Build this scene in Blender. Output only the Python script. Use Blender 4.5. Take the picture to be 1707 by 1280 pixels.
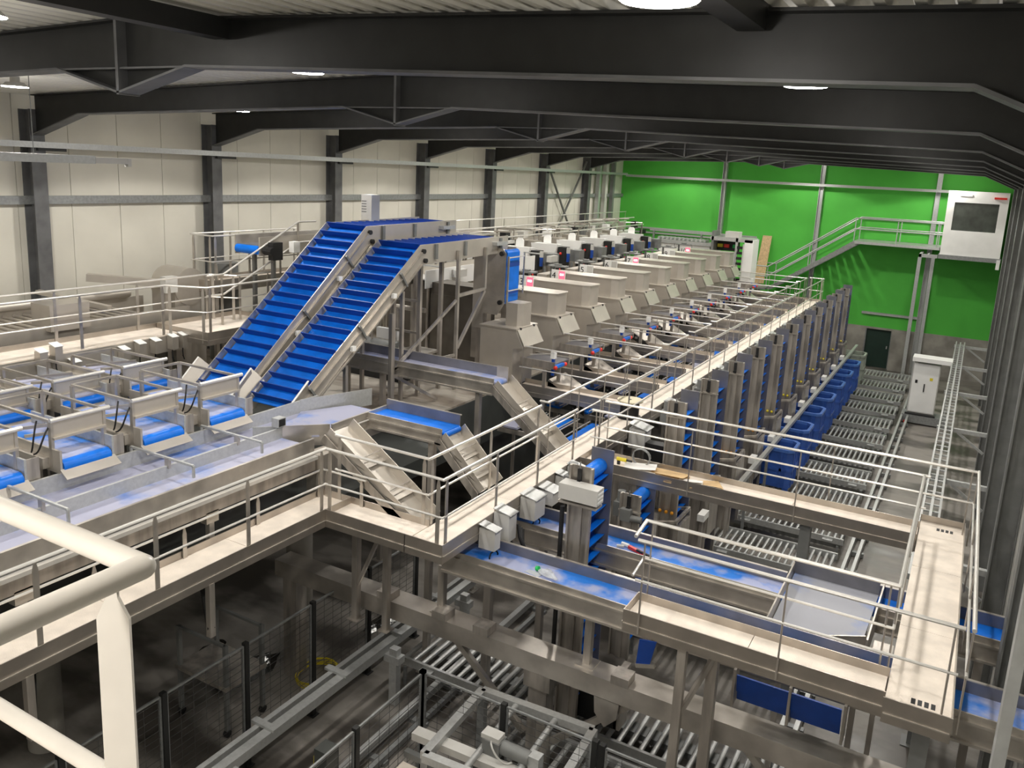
import bpy, math, random
from mathutils import Vector, Matrix
random.seed(7)
SC = bpy.context.scene
COL = SC.collection
for o in list(bpy.data.objects): bpy.data.objects.remove(o)

# ------------------------------------------------------------------ camera
F_PX, YAW, PITCH, ROLL, CX, CY = 1376.4, -0.5059, 0.2063, -0.0495, 853.5, 569.35
fw = Vector((math.sin(YAW)*math.cos(PITCH), math.cos(YAW)*math.cos(PITCH), -math.sin(PITCH)))
rt = Vector((math.cos(YAW), -math.sin(YAW), 0)); dn = fw.cross(rt)
r2 = rt*math.cos(ROLL) + dn*math.sin(ROLL); d2 = dn*math.cos(ROLL) - rt*math.sin(ROLL)
cam = bpy.data.cameras.new('camera'); camo = bpy.data.objects.new('camera', cam); COL.objects.link(camo)
mw = Matrix.Identity(4)
for i in range(3):
    mw[i][0] = r2[i]; mw[i][1] = -d2[i]; mw[i][2] = -fw[i]
mw[0][3], mw[1][3], mw[2][3] = 0, 0, 8.5
camo.matrix_world = mw
cam.sensor_width = 36; cam.sensor_fit = 'HORIZONTAL'
cam.lens = F_PX/1707*36
cam.shift_y = -(640-CY)/1707
cam.clip_start = 0.05; cam.clip_end = 200
SC.camera = camo

# ------------------------------------------------------------------ world / exposure
w = bpy.data.worlds.new('world'); SC.world = w; w.use_nodes = True
w.node_tree.nodes['Background'].inputs[0].default_value = (0.02, 0.02, 0.022, 1)
w.node_tree.nodes['Background'].inputs[1].default_value = 0.3
SC.view_settings.view_transform = 'Standard'; SC.view_settings.look = 'None'
SC.view_settings.gamma = 1; SC.view_settings.use_curve_mapping = False
SC.view_settings.exposure = 0.0
LAMP_W = 400.0          # watts of each high-bay lamp
LAMP_ANGLE = math.radians(140)
FILL_W = 28.0        # watts of the fill light added below each lamp to brighten roof and upper walls

# ------------------------------------------------------------------ materials
def mat(name, col, rough=.5, metal=0.0, var=.1, scale=5, bump=0, bscale=60, col2=None, lo=.35, hi=.65, emit=0, spec=.5, rvar=0, alpha=None, wave=None, detail=4):
    m = bpy.data.materials.new(name); m.use_nodes = True
    nt = m.node_tree; b = nt.nodes['Principled BSDF']
    b.inputs['Roughness'].default_value = rough; b.inputs['Metallic'].default_value = metal
    b.inputs['Specular IOR Level'].default_value = spec
    c4 = (*col, 1)
    if emit:
        b.inputs['Base Color'].default_value = c4
        b.inputs['Emission Color'].default_value = c4; b.inputs['Emission Strength'].default_value = emit
        return m
    tc = nt.nodes.new('ShaderNodeTexCoord'); nz = nt.nodes.new('ShaderNodeTexNoise')
    nz.inputs['Scale'].default_value = scale; nz.inputs['Detail'].default_value = detail
    src = tc.outputs['Object']
    if wave:      # stretch the noise along an axis (brushed / streaky)
        mp = nt.nodes.new('ShaderNodeMapping'); mp.inputs['Scale'].default_value = wave
        nt.links.new(src, mp.inputs['Vector']); src = mp.outputs['Vector']
    nt.links.new(src, nz.inputs['Vector'])
    rp = nt.nodes.new('ShaderNodeValToRGB')
    rp.color_ramp.elements[0].position = lo; rp.color_ramp.elements[1].position = hi
    if col2 is None:
        rp.color_ramp.elements[0].color = (*[c*(1-var) for c in col], 1)
        rp.color_ramp.elements[1].color = (*[min(1, c*(1+var)) for c in col], 1)
    else:
        rp.color_ramp.elements[0].color = c4; rp.color_ramp.elements[1].color = (*col2, 1)
    nt.links.new(nz.outputs['Fac'], rp.inputs['Fac']); nt.links.new(rp.outputs['Color'], b.inputs['Base Color'])
    if rvar:
        mr = nt.nodes.new('ShaderNodeMapRange'); mr.inputs['From Min'].default_value = .35; mr.inputs['From Max'].default_value = .65
        mr.inputs['To Min'].default_value = max(.03, rough-rvar); mr.inputs['To Max'].default_value = min(1, rough+rvar)
        nt.links.new(nz.outputs['Fac'], mr.inputs['Value']); nt.links.new(mr.outputs['Result'], b.inputs['Roughness'])
    if bump:
        n2 = nt.nodes.new('ShaderNodeTexNoise'); n2.inputs['Scale'].default_value = bscale; n2.inputs['Detail'].default_value = 2
        nt.links.new(tc.outputs['Object'], n2.inputs['Vector'])
        bp = nt.nodes.new('ShaderNodeBump'); bp.inputs['Strength'].default_value = bump; bp.inputs['Distance'].default_value = .01
        nt.links.new(n2.outputs['Fac'], bp.inputs['Height']); nt.links.new(bp.outputs['Normal'], b.inputs['Normal'])
    if alpha is not None:
        b.inputs['Alpha'].default_value = alpha
    return m

STEEL = mat('stainless steel', (.52, .485, .44), .36, .72, .14, 3, rvar=.08)
STEELD = mat('weathered stainless steel', (.46, .425, .385), .42, .7, .25, 2.2, rvar=.1, wave=(3, 3, .5))
STEELB = mat('brushed machine sheet', (.56, .52, .465), .4, .6, .06, 2)
RAIL = mat('polished rail tube', (.80, .78, .74), .30, .55, .04, 8)
PAINTRAIL = mat('cream painted tube', (.70, .66, .60), .38, 0, .06, 5)
GALV = mat('galvanised steel', (.52, .53, .525), .42, .5, .07, 22, rvar=.06)
GALVD = mat('dull galvanised steel', (.30, .31, .31), .5, .5, .12, 16)
DECK = mat('beige non slip plate', (.86, .775, .68), .72, .05, .10, 3, bump=.5, bscale=90)
TOE = mat('toe board steel', (.47, .43, .385), .38, .88, .10, 3)
BLUE = mat('bright blue belt', (.002, .165, .74), .38, 0, .15, 3, spec=.35)
FLIGHT = mat('blue belt flight', (.004, .055, .33), .4, 0, .12, 4)
WORN = mat('dusty worn blue belt', (.02, .20, .72), .5, 0, 0, 2.2, col2=(.40, .44, .66), lo=.40, hi=.56, wave=(1, 1, 1))
LILAC = mat('pale dusty belt', (.10, .22, .60), .55, 0, 0, 1.7, col2=(.40, .41, .54), lo=.30, hi=.48)
GREYBELT = mat('grey dusty belt', (.16, .25, .52), .5, 0, 0, 1.5, col2=(.35, .36, .41), lo=.30, hi=.46)
BLUEWALL = mat('navy reflective side wall', (.21, .21, .235), .38, .5, .12, 3)
DARK = mat('dark painted steel', (.018, .0185, .018), .5, .1, .15, 4)
COLM = mat('dark grey column paint', (.125, .127, .13), .5, .1, .2, 3)
COLR = mat('grey column paint', (.20, .205, .20), .5, .2, .12, 3)
PANEL = mat('off white wall panel', (.70, .675, .595), .6, 0, .035, 1.2)
WALLR = mat('pale grey wall sheet', (.48, .475, .44), .6, 0, .06, 1.5)
GREEN = mat('green wall paint', (.085, .50, .055), .65, 0, .05, .8)
CONC = mat('bare concrete', (.30, .285, .255), .8, 0, .22, 1.6, bump=.2, bscale=20)
FLOOR = mat('wet stained floor concrete', (.085, .076, .066), .46, 0, 0, .8, col2=(.285, .265, .24), lo=.41, hi=.56, rvar=.18, detail=12, wave=(.7, 1.3, 1))
MEZZ = mat('dusty slab concrete', (.20, .165, .13), .75, 0, 0, 1.0, col2=(.47, .43, .37), lo=.40, hi=.58, wave=(.5, 1.4, 1), detail=6)
SHADESTEEL = mat('shaded brown stainless', (.15, .135, .115), .4, .6, .2, 2)  # stainless darkened in its colour to paint the shade under the steep conveyors
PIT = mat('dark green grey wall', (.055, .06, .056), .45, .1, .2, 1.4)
ROOF = mat('cream roof sheet', (.78, .76, .68), .6, .1, .04, 1)
WHITE = mat('white enamel', (.90, .90, .88), .4, 0, .03, 2)
LGREY = mat('light grey enamel', (.58, .57, .54), .45, 0, .05, 2)
BLACK = mat('black rubber', (.012, .012, .013), .5, 0, .2, 4)
BIN = mat('blue bin plastic', (.035, .105, .42), .36, 0, .12, 5)
BINRIM = mat('blue bin rim plastic', (.08, .19, .58), .35, 0, .1, 5)
GBIN = mat('grey green bin plastic', (.33, .37, .32), .5, 0, .1, 4)
RED = mat('red plastic', (.75, .03, .02), .35, 0, .05, 5)
ORANGE = mat('orange plastic', (.80, .34, .02), .4, 0, .05, 5)
YELLOW = mat('yellow plastic', (.75, .62, .03), .45, 0, .05, 5)
GREENP = mat('green plastic', (.02, .55, .12), .4, 0, .05, 5)
WOOD = mat('pale chipboard', (.62, .44, .24), .7, 0, .15, 14)
CARD = mat('cardboard', (.60, .42, .22), .8, 0, .1, 6)
PAPER = mat('white paper', (.80, .79, .76), .7, 0, .03, 6)
CREAM = mat('cream drum flange', (.74, .68, .50), .6, 0, .05, 4)
CLEAR = mat('clear film', (.75, .78, .80), .2, 0, .05, 6, alpha=.5)
GLASSM = mat('dim booth glass', (.06, .07, .06), .06, 0, .3, 2, spec=.8)
MESHW = mat('dark fence wire', (.10, .10, .10), .45, .5, .1, 8)
CABLE = mat('black cable', (.014, .014, .015), .45, 0, .1, 5)
LENS = mat('lamp lens', (1.0, .97, .92), emit=60)
DISPLAY = mat('red display', (1.0, .10, .16), emit=1.6)
DISPLAYW = mat('white display digits', (1.0, .95, .95), emit=2.2)
PUDDLE = mat('shallow water film', (.03, .028, .025), .05, 0, .2, 3, bump=.12, bscale=9)
TUBE = mat('fluorescent tube', (1.0, .97, .9), emit=14)
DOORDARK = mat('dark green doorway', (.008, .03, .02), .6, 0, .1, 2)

# ------------------------------------------------------------------ geometry helpers
ORI = {}
def V(*a): return Vector(a)
class MB:
    def __init__(s): s.v = []; s.f = []
    def add(s, vs, fs):
        n = len(s.v); s.v += [tuple(v) for v in vs]; s.f += [tuple(i+n for i in f) for f in fs]; return s
    def box(s, x0, x1, y0, y1, z0, z1):
        return s.add([(x0,y0,z0),(x1,y0,z0),(x1,y1,z0),(x0,y1,z0),(x0,y0,z1),(x1,y0,z1),(x1,y1,z1),(x0,y1,z1)],
                     [(3,2,1,0),(4,5,6,7),(0,1,5,4),(1,2,6,5),(2,3,7,6),(3,0,4,7)])
    def bar(s, p, q, w, h, up=(0,0,1)):
        p = Vector(p); q = Vector(q); d = (q-p).normalized(); u = Vector(up)
        if abs(d.dot(u)) > .98: u = Vector((1,0,0))
        a = d.cross(u).normalized()*w/2; b = a.cross(d).normalized()*h/2
        return s.add([p-a-b, p+a-b, p+a+b, p-a+b, q-a-b, q+a-b, q+a+b, q-a+b],
                     [(0,1,2,3),(7,6,5,4),(0,4,5,1),(1,5,6,2),(2,6,7,3),(3,7,4,0)])
    def tube(s, p, q, r, n=8, r2=None, caps=True):
        p = Vector(p); q = Vector(q); d = (q-p).normalized(); u = Vector((0,0,1)) if abs(d.z) < .95 else Vector((1,0,0))
        a = d.cross(u).normalized(); b = a.cross(d); r2 = r if r2 is None else r2
        vs = []
        for c, rr in ((p, r), (q, r2)):
            for i in range(n):
                t = 2*math.pi*i/n; vs.append(c + a*math.cos(t)*rr + b*math.sin(t)*rr)
        fs = [(i, i+n, (i+1) % n+n, (i+1) % n) for i in range(n)]
        if caps: fs += [tuple(range(n)), tuple(range(2*n-1, n-1, -1))]
        return s.add(vs, fs)
    def path(s, pts, r, n=8):
        for a, b in zip(pts, pts[1:]): s.tube(a, b, r, n)
        for p in pts[1:-1]: s.ball(p, r*1.0, n, 5)
        return s
    def ball(s, c, r, n=8, m=5, sz=1):
        c = Vector(c); vs = []; fs = []
        for j in range(1, m):
            t = math.pi*j/m
            for i in range(n):
                a = 2*math.pi*i/n; vs.append(c+Vector((r*math.sin(t)*math.cos(a), r*math.sin(t)*math.sin(a), r*sz*math.cos(t))))
        vs += [c+Vector((0,0,r*sz)), c-Vector((0,0,r*sz))]; T = len(vs)-2
        for j in range(m-2):
            for i in range(n): fs.append((j*n+i, (j+1)*n+i, (j+1)*n+(i+1) % n, j*n+(i+1) % n))
        for i in range(n):
            fs.append((T, i, (i+1) % n)); fs.append((T+1, (m-2)*n+(i+1) % n, (m-2)*n+i))
        return s.add(vs, fs)
    def prism(s, poly, ax, a0, a1):
        """polygon in the plane normal to axis ax ('x': (y,z), 'y': (x,z), 'z': (x,y)) extruded a0..a1"""
        def P(p, a): return {'x': (a, p[0], p[1]), 'y': (p[0], a, p[1]), 'z': (p[0], p[1], a)}[ax]
        n = len(poly); vs = [P(p, a0) for p in poly] + [P(p, a1) for p in poly]
        return s.add(vs, [tuple(range(n)), tuple(range(2*n-1, n-1, -1))] + [(i, i+n, (i+1) % n+n, (i+1) % n) for i in range(n)])
    def plate(s, pts, t):
        pts = [Vector(p) for p in pts]; n = (pts[1]-pts[0]).cross(pts[2]-pts[0]).normalized()*t
        k = len(pts); vs = pts + [p-n for p in pts]
        return s.add(vs, [tuple(range(k)), tuple(range(2*k-1, k-1, -1))] + [(i, i+k, (i+1) % k+k, (i+1) % k) for i in range(k)])
    def mesh(s, name, off=(0,0,0), smooth=False):
        me = bpy.data.meshes.new(name); off = Vector(off)
        me.from_pydata([Vector(v)-off for v in s.v], [], s.f); me.update()
        bm_fix(me)
        if smooth:
            for p in me.polygons: p.use_smooth = True
            try: me.set_sharp_from_angle(angle=math.radians(40))
            except Exception: pass
        return me
    def build(s, name, m, parent=None, smooth=False, label=None):
        if parent is None:
            xs = [v[0] for v in s.v]; ys = [v[1] for v in s.v]; zs = [v[2] for v in s.v]
            off = Vector(((min(xs)+max(xs))/2, (min(ys)+max(ys))/2, min(zs)))
        else: off = ORI[parent.name]
        me = s.mesh(name, off, smooth); me.materials.append(m)
        o = bpy.data.objects.new(name, me); COL.objects.link(o)
        if parent is None: o.location = off
        else: o.parent = parent
        ORI[o.name] = off
        if label: o['label'] = label
        return o
import bmesh
def bm_fix(me):
    b = bmesh.new(); b.from_mesh(me); bmesh.ops.recalc_face_normals(b, faces=b.faces); b.to_mesh(me); b.free()
def thing(name, label, cat, loc=(0,0,0), group=None):
    o = bpy.data.objects.new(name, None); COL.objects.link(o); o.location = loc; o.empty_display_size = .2
    o['label'] = label; o['category'] = cat
    if group: o['group'] = group
    ORI[o.name] = Vector(loc); return o
def tag(o, label, cat, group=None):
    o['label'] = label; o['category'] = cat
    if group: o['group'] = group
    return o
def struct(o): o['kind'] = 'structure'; return o
def inst(me, name, parent, loc, rz=0, label=None):
    """a part sharing mesh data, placed at world loc"""
    o = bpy.data.objects.new(name, me); COL.objects.link(o); o.parent = parent
    o.location = Vector(loc)-ORI[parent.name]; o.rotation_euler = (0, 0, rz); ORI[o.name] = Vector(loc)
    if label: o['label'] = label
    return o
def dup(root, loc, label, rz=None):
    r = root.copy(); COL.objects.link(r); r.location = loc; r['label'] = label; ORI[r.name] = Vector(loc)
    if rz is not None: r.rotation_euler = (0, 0, rz)
    for ch in list(root.children):
        c = ch.copy(); COL.objects.link(c); c.parent = r
        for g in list(ch.children):
            d = g.copy(); COL.objects.link(d); d.parent = c
    return r
CACHE = {}
def cmesh(key, mb, m, smooth=False):
    if key not in CACHE:
        me = mb().mesh(key, (0,0,0), smooth); me.materials.append(m); CACHE[key] = me
    return CACHE[key]
ORD = ['first', 'second', 'third', 'fourth', 'fifth', 'sixth', 'seventh', 'eighth', 'ninth', 'tenth', 'eleventh', 'twelfth', 'thirteenth', 'fourteenth']

def post_mb(h, down):
    def f():
        b = MB(); w = .03; t = .006
        b.prism([(-w, -down), (w, -down), (w, h-.10), (.012, h-.015), (-.012, h-.015), (-w, h-.10)], 'y', -t, t); return b
    return f
def railing(label, pts, z, h=1.0, mid=(.47,), step=1.35, r=.022, m=RAIL, down=.14, cat='railing', group=None, posts=True, name='guard_rail', thin=False):
    """tubular guard rail along a polyline of deck-edge points"""
    t = thing(name, label, cat, (pts[0][0], pts[0][1], z), group)
    b = MB(); b.path([(x, y, z+h) for x, y in pts], r); b.build('top_rail', m, t, True)
    for k in mid:
        b = MB(); b.path([(x, y, z+k) for x, y in pts], r*.72); b.build('mid_rail', m, t, True)
    if posts:
        pm = cmesh('rail_post_%.2f_%.2f' % (h, down), post_mb(h, down), STEEL) if not thin else cmesh('rail_rod_%.2f_%.2f' % (h, down), lambda: MB().tube((0, 0, -down), (0, 0, h), .011, 7), STEELD, True)
        done = set()
        for (x0, y0), (x1, y1) in zip(pts, pts[1:]):
            L = math.hypot(x1-x0, y1-y0)
            if L < .5: continue
            n = max(1, round(L/step)); a = math.atan2(y1-y0, x1-x0)
            for i in range(n+1):
                u = (i/n*(L-.16)+.08)/L; q = (round(x0+(x1-x0)*u, 2), round(y0+(y1-y0)*u, 2))
                if q in done: continue
                done.add(q); inst(pm, 'post', t, (q[0], q[1], z), a)
    return t
def walkway(label, x0, x1, y0, y1, z, along, seg=2.0, toes=(1,1,1,1), group='walkways'):
    """deck of panels on side beams; toes = (x0 side, x1 side, y0 side, y1 side)"""
    t = thing('walkway', label, 'walkway', (x0, y0, z), group)
    L = (y1-y0) if along == 'y' else (x1-x0); n = max(1, round(L/seg)); s = L/n
    for i in range(n):
        a = i*s+.004; e = (i+1)*s-.004; b = MB()
        if along == 'y':
            b.box(x0, x1, y0+a, y0+e, z-.03, z)
        else: b.box(x0+a, x0+e, y0, y1, z-.03, z)
        b.build('deck_panel', DECK, t)
    T = .012; H = .10; D = .17
    if toes[0]: MB().box(x0-T, x0, y0, y1, z-D, z+H).build('toe_board', TOE, t)
    if toes[1]: MB().box(x1, x1+T, y0, y1, z-D, z+H).build('toe_board', TOE, t)
    if toes[2]: MB().box(x0-T, x1+T, y0-T, y0, z-D, z+H).build('toe_board', TOE, t)
    if toes[3]: MB().box(x0-T, x1+T, y1, y1+T, z-D, z+H).build('toe_board', TOE, t)
    L_ = .014      # pressed lip along the outer face of each toe board
    for k_, bx in ((0, (x0-T-L_, x0-T, y0, y1)), (1, (x1+T, x1+T+L_, y0, y1)), (2, (x0, x1, y0-T-L_, y0-T)), (3, (x0, x1, y1+T, y1+T+L_))):
        if toes[k_]: MB().box(*bx, z-.075, z-.062).build('pressed_lip', STEEL, t)
    if along == 'y':
        for x in (x0+.05, x1-.05): MB().box(x-.03, x+.03, y0+.02, y1-.02, z-.16, z-.03).build('side_beam', STEELD, t)
    else:
        for y in (y0+.05, y1-.05): MB().box(x0+.02, x1-.02, y-.03, y+.03, z-.16, z-.03).build('side_beam', STEELD, t)
    return t

# ------------------------------------------------------------------ the hall
XL, XR, YF, YB = -17.2, 1.25, 42.4, -4.0
RIDGE = -7.75
BAY = 4.53
FRAMES = [10.2+BAY*k for k in range(-2, 7)]
def roof_z(x): return 9.79 - abs(x-RIDGE)*.032
struct(MB().box(XL-.3, XR+.3, YB-.3, YF+.3, -.2, 0).build('floor', FLOOR))
# left wall: panels with joints on a backing
o = struct(MB().box(XL-.25, XL-.05, YB-.2, YF+.2, 0, 9.9).build('wall_left', LGREY))
n = 40; s = (YF-YB)/n
for i in range(n):
    MB().box(XL-.05, XL, YB+i*s+.006, YB+(i+1)*s-.006, 0, 9.8).build('panel', PANEL, o)
# far wall with its doorway
o = struct(MB().box(XL, XR, YF, YF+.2, 1.95, 9.9).build('wall_far', GREEN))
b = MB(); b.box(XL, -4.15, YF, YF+.25, 0, 1.95); b.box(-2.95, XR, YF-.03, YF+.25, 0, 1.95); b.box(-4.15, -2.95, YF-.03, YF+.25, 1.85, 1.95)
b.build('concrete_plinth', CONC, o)
MB().box(-2.95, -2.2, YF-.3, YF-.03, 0, 1.95).build('concrete_pier', CONC, o)
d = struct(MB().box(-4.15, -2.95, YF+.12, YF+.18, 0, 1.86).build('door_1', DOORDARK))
MB().box(-4.15, -4.09, YF+.02, YF+.12, 0, 1.86).build('door_frame', GALVD, d); MB().box(-3.01, -2.95, YF+.02, YF+.12, 0, 1.86).build('door_frame', GALVD, d)
MB().box(-3.15, -3.10, YF+.06, YF+.12, .95, 1.08).build('door_handle', GALV, d)
o = struct(MB().box(XR, XR+.2, YB-.2, YF+.2, 0, 9.9).build('wall_right', LGREY))
n = 20; s = (YF-YB)/n
for i in range(n):
    MB().box(XR-.04, XR, YB+i*s+.006, YB+(i+1)*s-.006, 0, 9.8).build('panel', WALLR, o)
struct(MB().box(XL, XR, YB-.2, YB, 0, 9.9).build('wall_back', LGREY))
# corrugated roof sheet, ribs along the hall
b = MB(); prof = []; x = XL-.2; p = .225
while x < XR+.2:
    for dx, dz in ((0, 0), (.07, 0), (.105, .06), (.19, .06)): prof.append((x+dx, roof_z(x+dx)+dz))
    x += p
N = len(prof); vs = [(a, YB-.2, z) for a, z in prof]+[(a, YF+.2, z) for a, z in prof]
b.add(vs, [(i, i+1, i+1+N, i+N) for i in range(N-1)])
struct(b.build('ceiling', ROOF))
# girts (trims) on the left wall, long services bar on the column faces
struct(MB().box(XL+.001, XL+.12, YB, YF, 7.30, 7.47).build('trim_1', GALVD))
# columns
def column(name, x0, x1, y, z1, m, label, group):
    """I-section: web across the hall, flanges parallel to the wall"""
    t = thing(name, label, 'column', ((x0+x1)/2, y, 0), group); w = .15; f = .022
    MB().box(x0, x0+f, y-w, y+w, 0, z1).build('flange', m, t)
    MB().box(x1-f, x1, y-w, y+w, 0, z1).build('flange', m, t)
    MB().box(x0+f, x1-f, y-.012, y+.012, 0, z1).build('web', m, t)
    return t
for i, y in enumerate(FRAMES):
    column('steel_column', XL+.002, XL+.37, y, 9.2, COLM, '%s dark grey steel column along the white left wall, counted from the near end' % ORD[i], 'left wall columns')
    column('steel_column', XR-.36, XR-.045, y+.3, 9.1, COLR, '%s grey steel column along the right wall, counted from the near end' % ORD[i], 'right wall columns')
# rafters (portal frame beams with knee and ridge haunches)
bot = [(XL+.37, 8.70), (-15.3, 9.125), (-8.75, 9.30), (RIDGE, 9.06), (-6.75, 9.30), (-.15, 9.09), (.89, 8.64)]
for i, y in enumerate(FRAMES):
    t = thing('roof_rafter', '%s dark steel roof rafter spanning the hall, counted from the near end' % ORD[i], 'rafter', (RIDGE, y, 9.05), 'roof rafters')
    top = [(x, roof_z(x)-.03) for x in (.89, RIDGE, XL+.37)]
    MB().prism(bot+top, 'y', y-.012, y+.012).build('web', DARK, t)
    b = MB()
    for (xa, za), (xb, zb) in zip(bot, bot[1:]): b.bar((xa, y, za), (xb, y, zb), .24, .022)
    b.build('bottom_flange', COLM, t)
    b = MB(); b.bar((XL+.37, y, top[2][1]), (RIDGE, y, top[1][1]), .24, .022); b.bar((RIDGE, y, top[1][1]), (.89, y, top[0][1]), .24, .022)
    b.build('top_flange', DARK, t)
    MB().box(RIDGE-.02, RIDGE+.02, y-.12, y+.12, 9.04, 9.75).build('ridge_splice_plate', COLM, t)
    b = MB(); b.bar((-8.75, y, 9.295), (-6.75, y, 9.295), .2, .018); b.build('haunch_flange', COLM, t)
for i, (x, y0, y1, z) in enumerate(((-6.3, 1.2, 5.6, 9.62), (-1.45, 1.2, 5.55, 9.52))):
    tag(MB().box(x-.09, x+.09, y0, y1, z-.09, z+.09).build('roof_tie', DARK), ('square dark roof tie left of the ridge lamp, above the nearest rafter', 'square dark roof tie beside the lamp at the top edge')[i], 'beam', 'roof ties')
# X bracing on the left wall in one bay
t = thing('wall_brace', 'crossed diagonal steel brace between two left wall columns near the green wall', 'brace', (XL+.2, 35.1, 3.6))
for a, e in ((4.2, 9.0), (9.0, 4.2)): MB().bar((XL+.2, 32.95, a), (XL+.2, 37.25, e), .09, .05).build('diagonal', COLR, t)
# posts and cable ladder near the left far corner
for i, (y, m) in enumerate(((38.7, GALV), (39.5, LGREY), (40.5, COLR))):
    tag(MB().box(XL+.1, XL+.3, y, y+.22, 3.5, 9.2).build('riser_duct', m), ('galvanised cable riser closest to the last left column', 'pale grey cable riser in the left far corner', 'dark grey riser against the green wall corner')[i], 'duct', 'cable risers in the far left corner')
# services bar round two walls, with bracket arms
t = thing('services_bar', 'long pale bar carried on brackets along the left wall columns', 'pipe', (XL+.42, 20, 8.4), 'services bars')
MB().box(XL+.40, XL+.50, YB, YF-.5, 8.45, 8.57).build('bar', GALV, t)
for y in FRAMES: MB().box(XL+.37, XL+.45, y-.05, y+.55, 8.39, 8.45).build('bracket', DARK, t)
t = thing('services_bar', 'long pale bar running across the green wall', 'pipe', (-8, YF-.5, 8.4), 'services bars')
MB().box(XL+.40, -1.3, YF-.5, YF-.4, 8.38, 8.50).build('bar', GALV, t)
for x in (-12.0, -6.95, -1.9): MB().box(x-.05, x+.05, YF-.4, YF-.24, 8.36, 8.46).build('bracket', GALVD, t)
for i, x in enumerate((-11.6, -6.9, -1.9)):
    column('wall_post', x-.1, x+.1, YF-.13, 9.4, GALV, '%s galvanised post on the green wall, counted from the left' % ORD[i], 'green wall posts')
tag(MB().box(-4.4, -1.95, YF-.14, YF-.02, 2.55, 2.66).build('wall_rail', GALV), 'pale horizontal rail at the foot of the green paint above the dark doorway', 'rail')
t = thing('wall_rail', 'double pale rails on the green wall behind the white cabinets', 'rail', (-14, YF-.1, 5.3))
MB().box(-16.6, -11.7, YF-.14, YF-.02, 5.72, 5.80).build('upper_bar', GALV, t); MB().box(-16.6, -11.7, YF-.14, YF-.02, 5.48, 5.56).build('lower_bar', GALV, t)
# suspended linear luminaire housing on the upper left
t = thing('suspended_trunking', 'pale suspended light trunking ending in a small box, upper left', 'trunking', (-12, 6.5, 8.25))
MB().box(-12.06, -11.94, 1.0, 8.12, 8.26, 8.38).build('trunking', GALV, t)
MB().box(-12.05, -11.95, 8.13, 8.68, 8.27, 8.36).build('end_box', LGREY, t); MB().box(-12.045, -11.955, 8.685, 8.75, 8.23, 8.355).build('sensor', LGREY, t)
for y in (2.0, 7.2): MB().tube((-12, y, 8.38), (-12, y, roof_z(-12)), .006, 5).build('hanger', GALVD, t)

# ------------------------------------------------------------------ lamps
li = 0
LX = (-13.45, -7.36, -1.52); LN = ('left', 'ridge', 'right')
for j in range(-2, 8):
    y = 7.85+BAY*j if j != -1 else 4.05
    for i, x in enumerate(LX):
        z = (9.37, 9.51, 9.33)[i]
        t = thing('high_bay_lamp', 'round high bay lamp in the %s row, %s from the near end' % (LN[i], ORD[j+2]), 'lamp', (x, y, z), 'high bay lamps')
        b = MB(); b.tube((x, y, z+.005), (x, y, z+.07), .20, 20, .13); b.tube((x, y, z+.07), (x, y, z+.16), .07, 12); hs = b.build('housing', LGREY, t, True)
        MB().tube((x, y, z), (x, y, z+.004), .19, 20).build('lens', LENS, hs, True)
        MB().tube((x, y, z+.16), (x, y, roof_z(x)), .01, 6).build('hanger', GALVD, t)
        L = bpy.data.lights.new('lamp_light', 'SPOT'); L.energy = LAMP_W; L.color = (1.0, .955, .885)
        L.spot_size = LAMP_ANGLE; L.spot_blend = .12; L.shadow_soft_size = .19
        U = bpy.data.lights.new('added_fill_light', 'POINT'); U.energy = FILL_W; U.color = (1.0, .955, .885); U.shadow_soft_size = .05  # added fill light, no part of the lamp; stands in for bounced light
        uo = bpy.data.objects.new('added_fill_light', U); COL.objects.link(uo); uo.parent = t; uo.location = (0, 0, -.09)
        lo = bpy.data.objects.new('lamp_light', L); COL.objects.link(lo); lo.parent = t; lo.location = (0, 0, -.02)

# ------------------------------------------------------------------ mezzanine slab under the machines
DZ = 3.5
o = struct(MB().box(XL+.02, -9.2, 12.45, 41.9, 3.3, DZ).build('floor_mezzanine', MEZZ))
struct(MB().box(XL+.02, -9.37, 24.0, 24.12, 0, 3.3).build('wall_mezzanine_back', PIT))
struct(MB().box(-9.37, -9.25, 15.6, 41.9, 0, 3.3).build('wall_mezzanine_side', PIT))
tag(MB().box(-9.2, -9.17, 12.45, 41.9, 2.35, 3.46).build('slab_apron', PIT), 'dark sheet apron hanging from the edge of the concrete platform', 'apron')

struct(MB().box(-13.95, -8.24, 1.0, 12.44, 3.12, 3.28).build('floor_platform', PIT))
# ------------------------------------------------------------------ walkways at 3.5 m
PITCH_Y = 2.06
XA, XB = -6.18, -5.58
YEND = 37.5
walkway('long beige catwalk beside the row of tall elevators', XA, XB, 8.45, YEND, DZ, 'y', 2.06, (0, 1, 1, 1))
walkway('short beige walkway joining the catwalk to the near left walkway', -7.6, XA-.012, 8.45, 9.0, DZ, 'x', 1.4, (0, 0, 1, 1))
walkway('near left beige walkway beside the long sorting conveyor', -8.15, -7.6, 1.5, 9.0, DZ, 'y', 2.0, (1, 1, 0, 1))
walkway('beige cross walkway with cardboard lying on its left end', XB+.012, -.18, 12.72, 13.27, DZ, 'x', 1.8, (0, 0, 1, 1))
walkway('nearest beige cross walkway at the lower right', -2.95, -.18, 8.32, 8.78, DZ, 'x', 1.4, (1, 0, 1, 1))
t = walkway('beige walkway along the right wall joining the two cross walkways', -.168, .42, 8.22, 13.6, DZ, 'y', 1.8, (0, 1, 1, 1))
for yy in (8.42, 13.3):
    for k in range(4): MB().box(.06+k*.06, .10+k*.06, yy, yy+.10, DZ, DZ+.003).build('drain_slot', BLACK, t)
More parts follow.
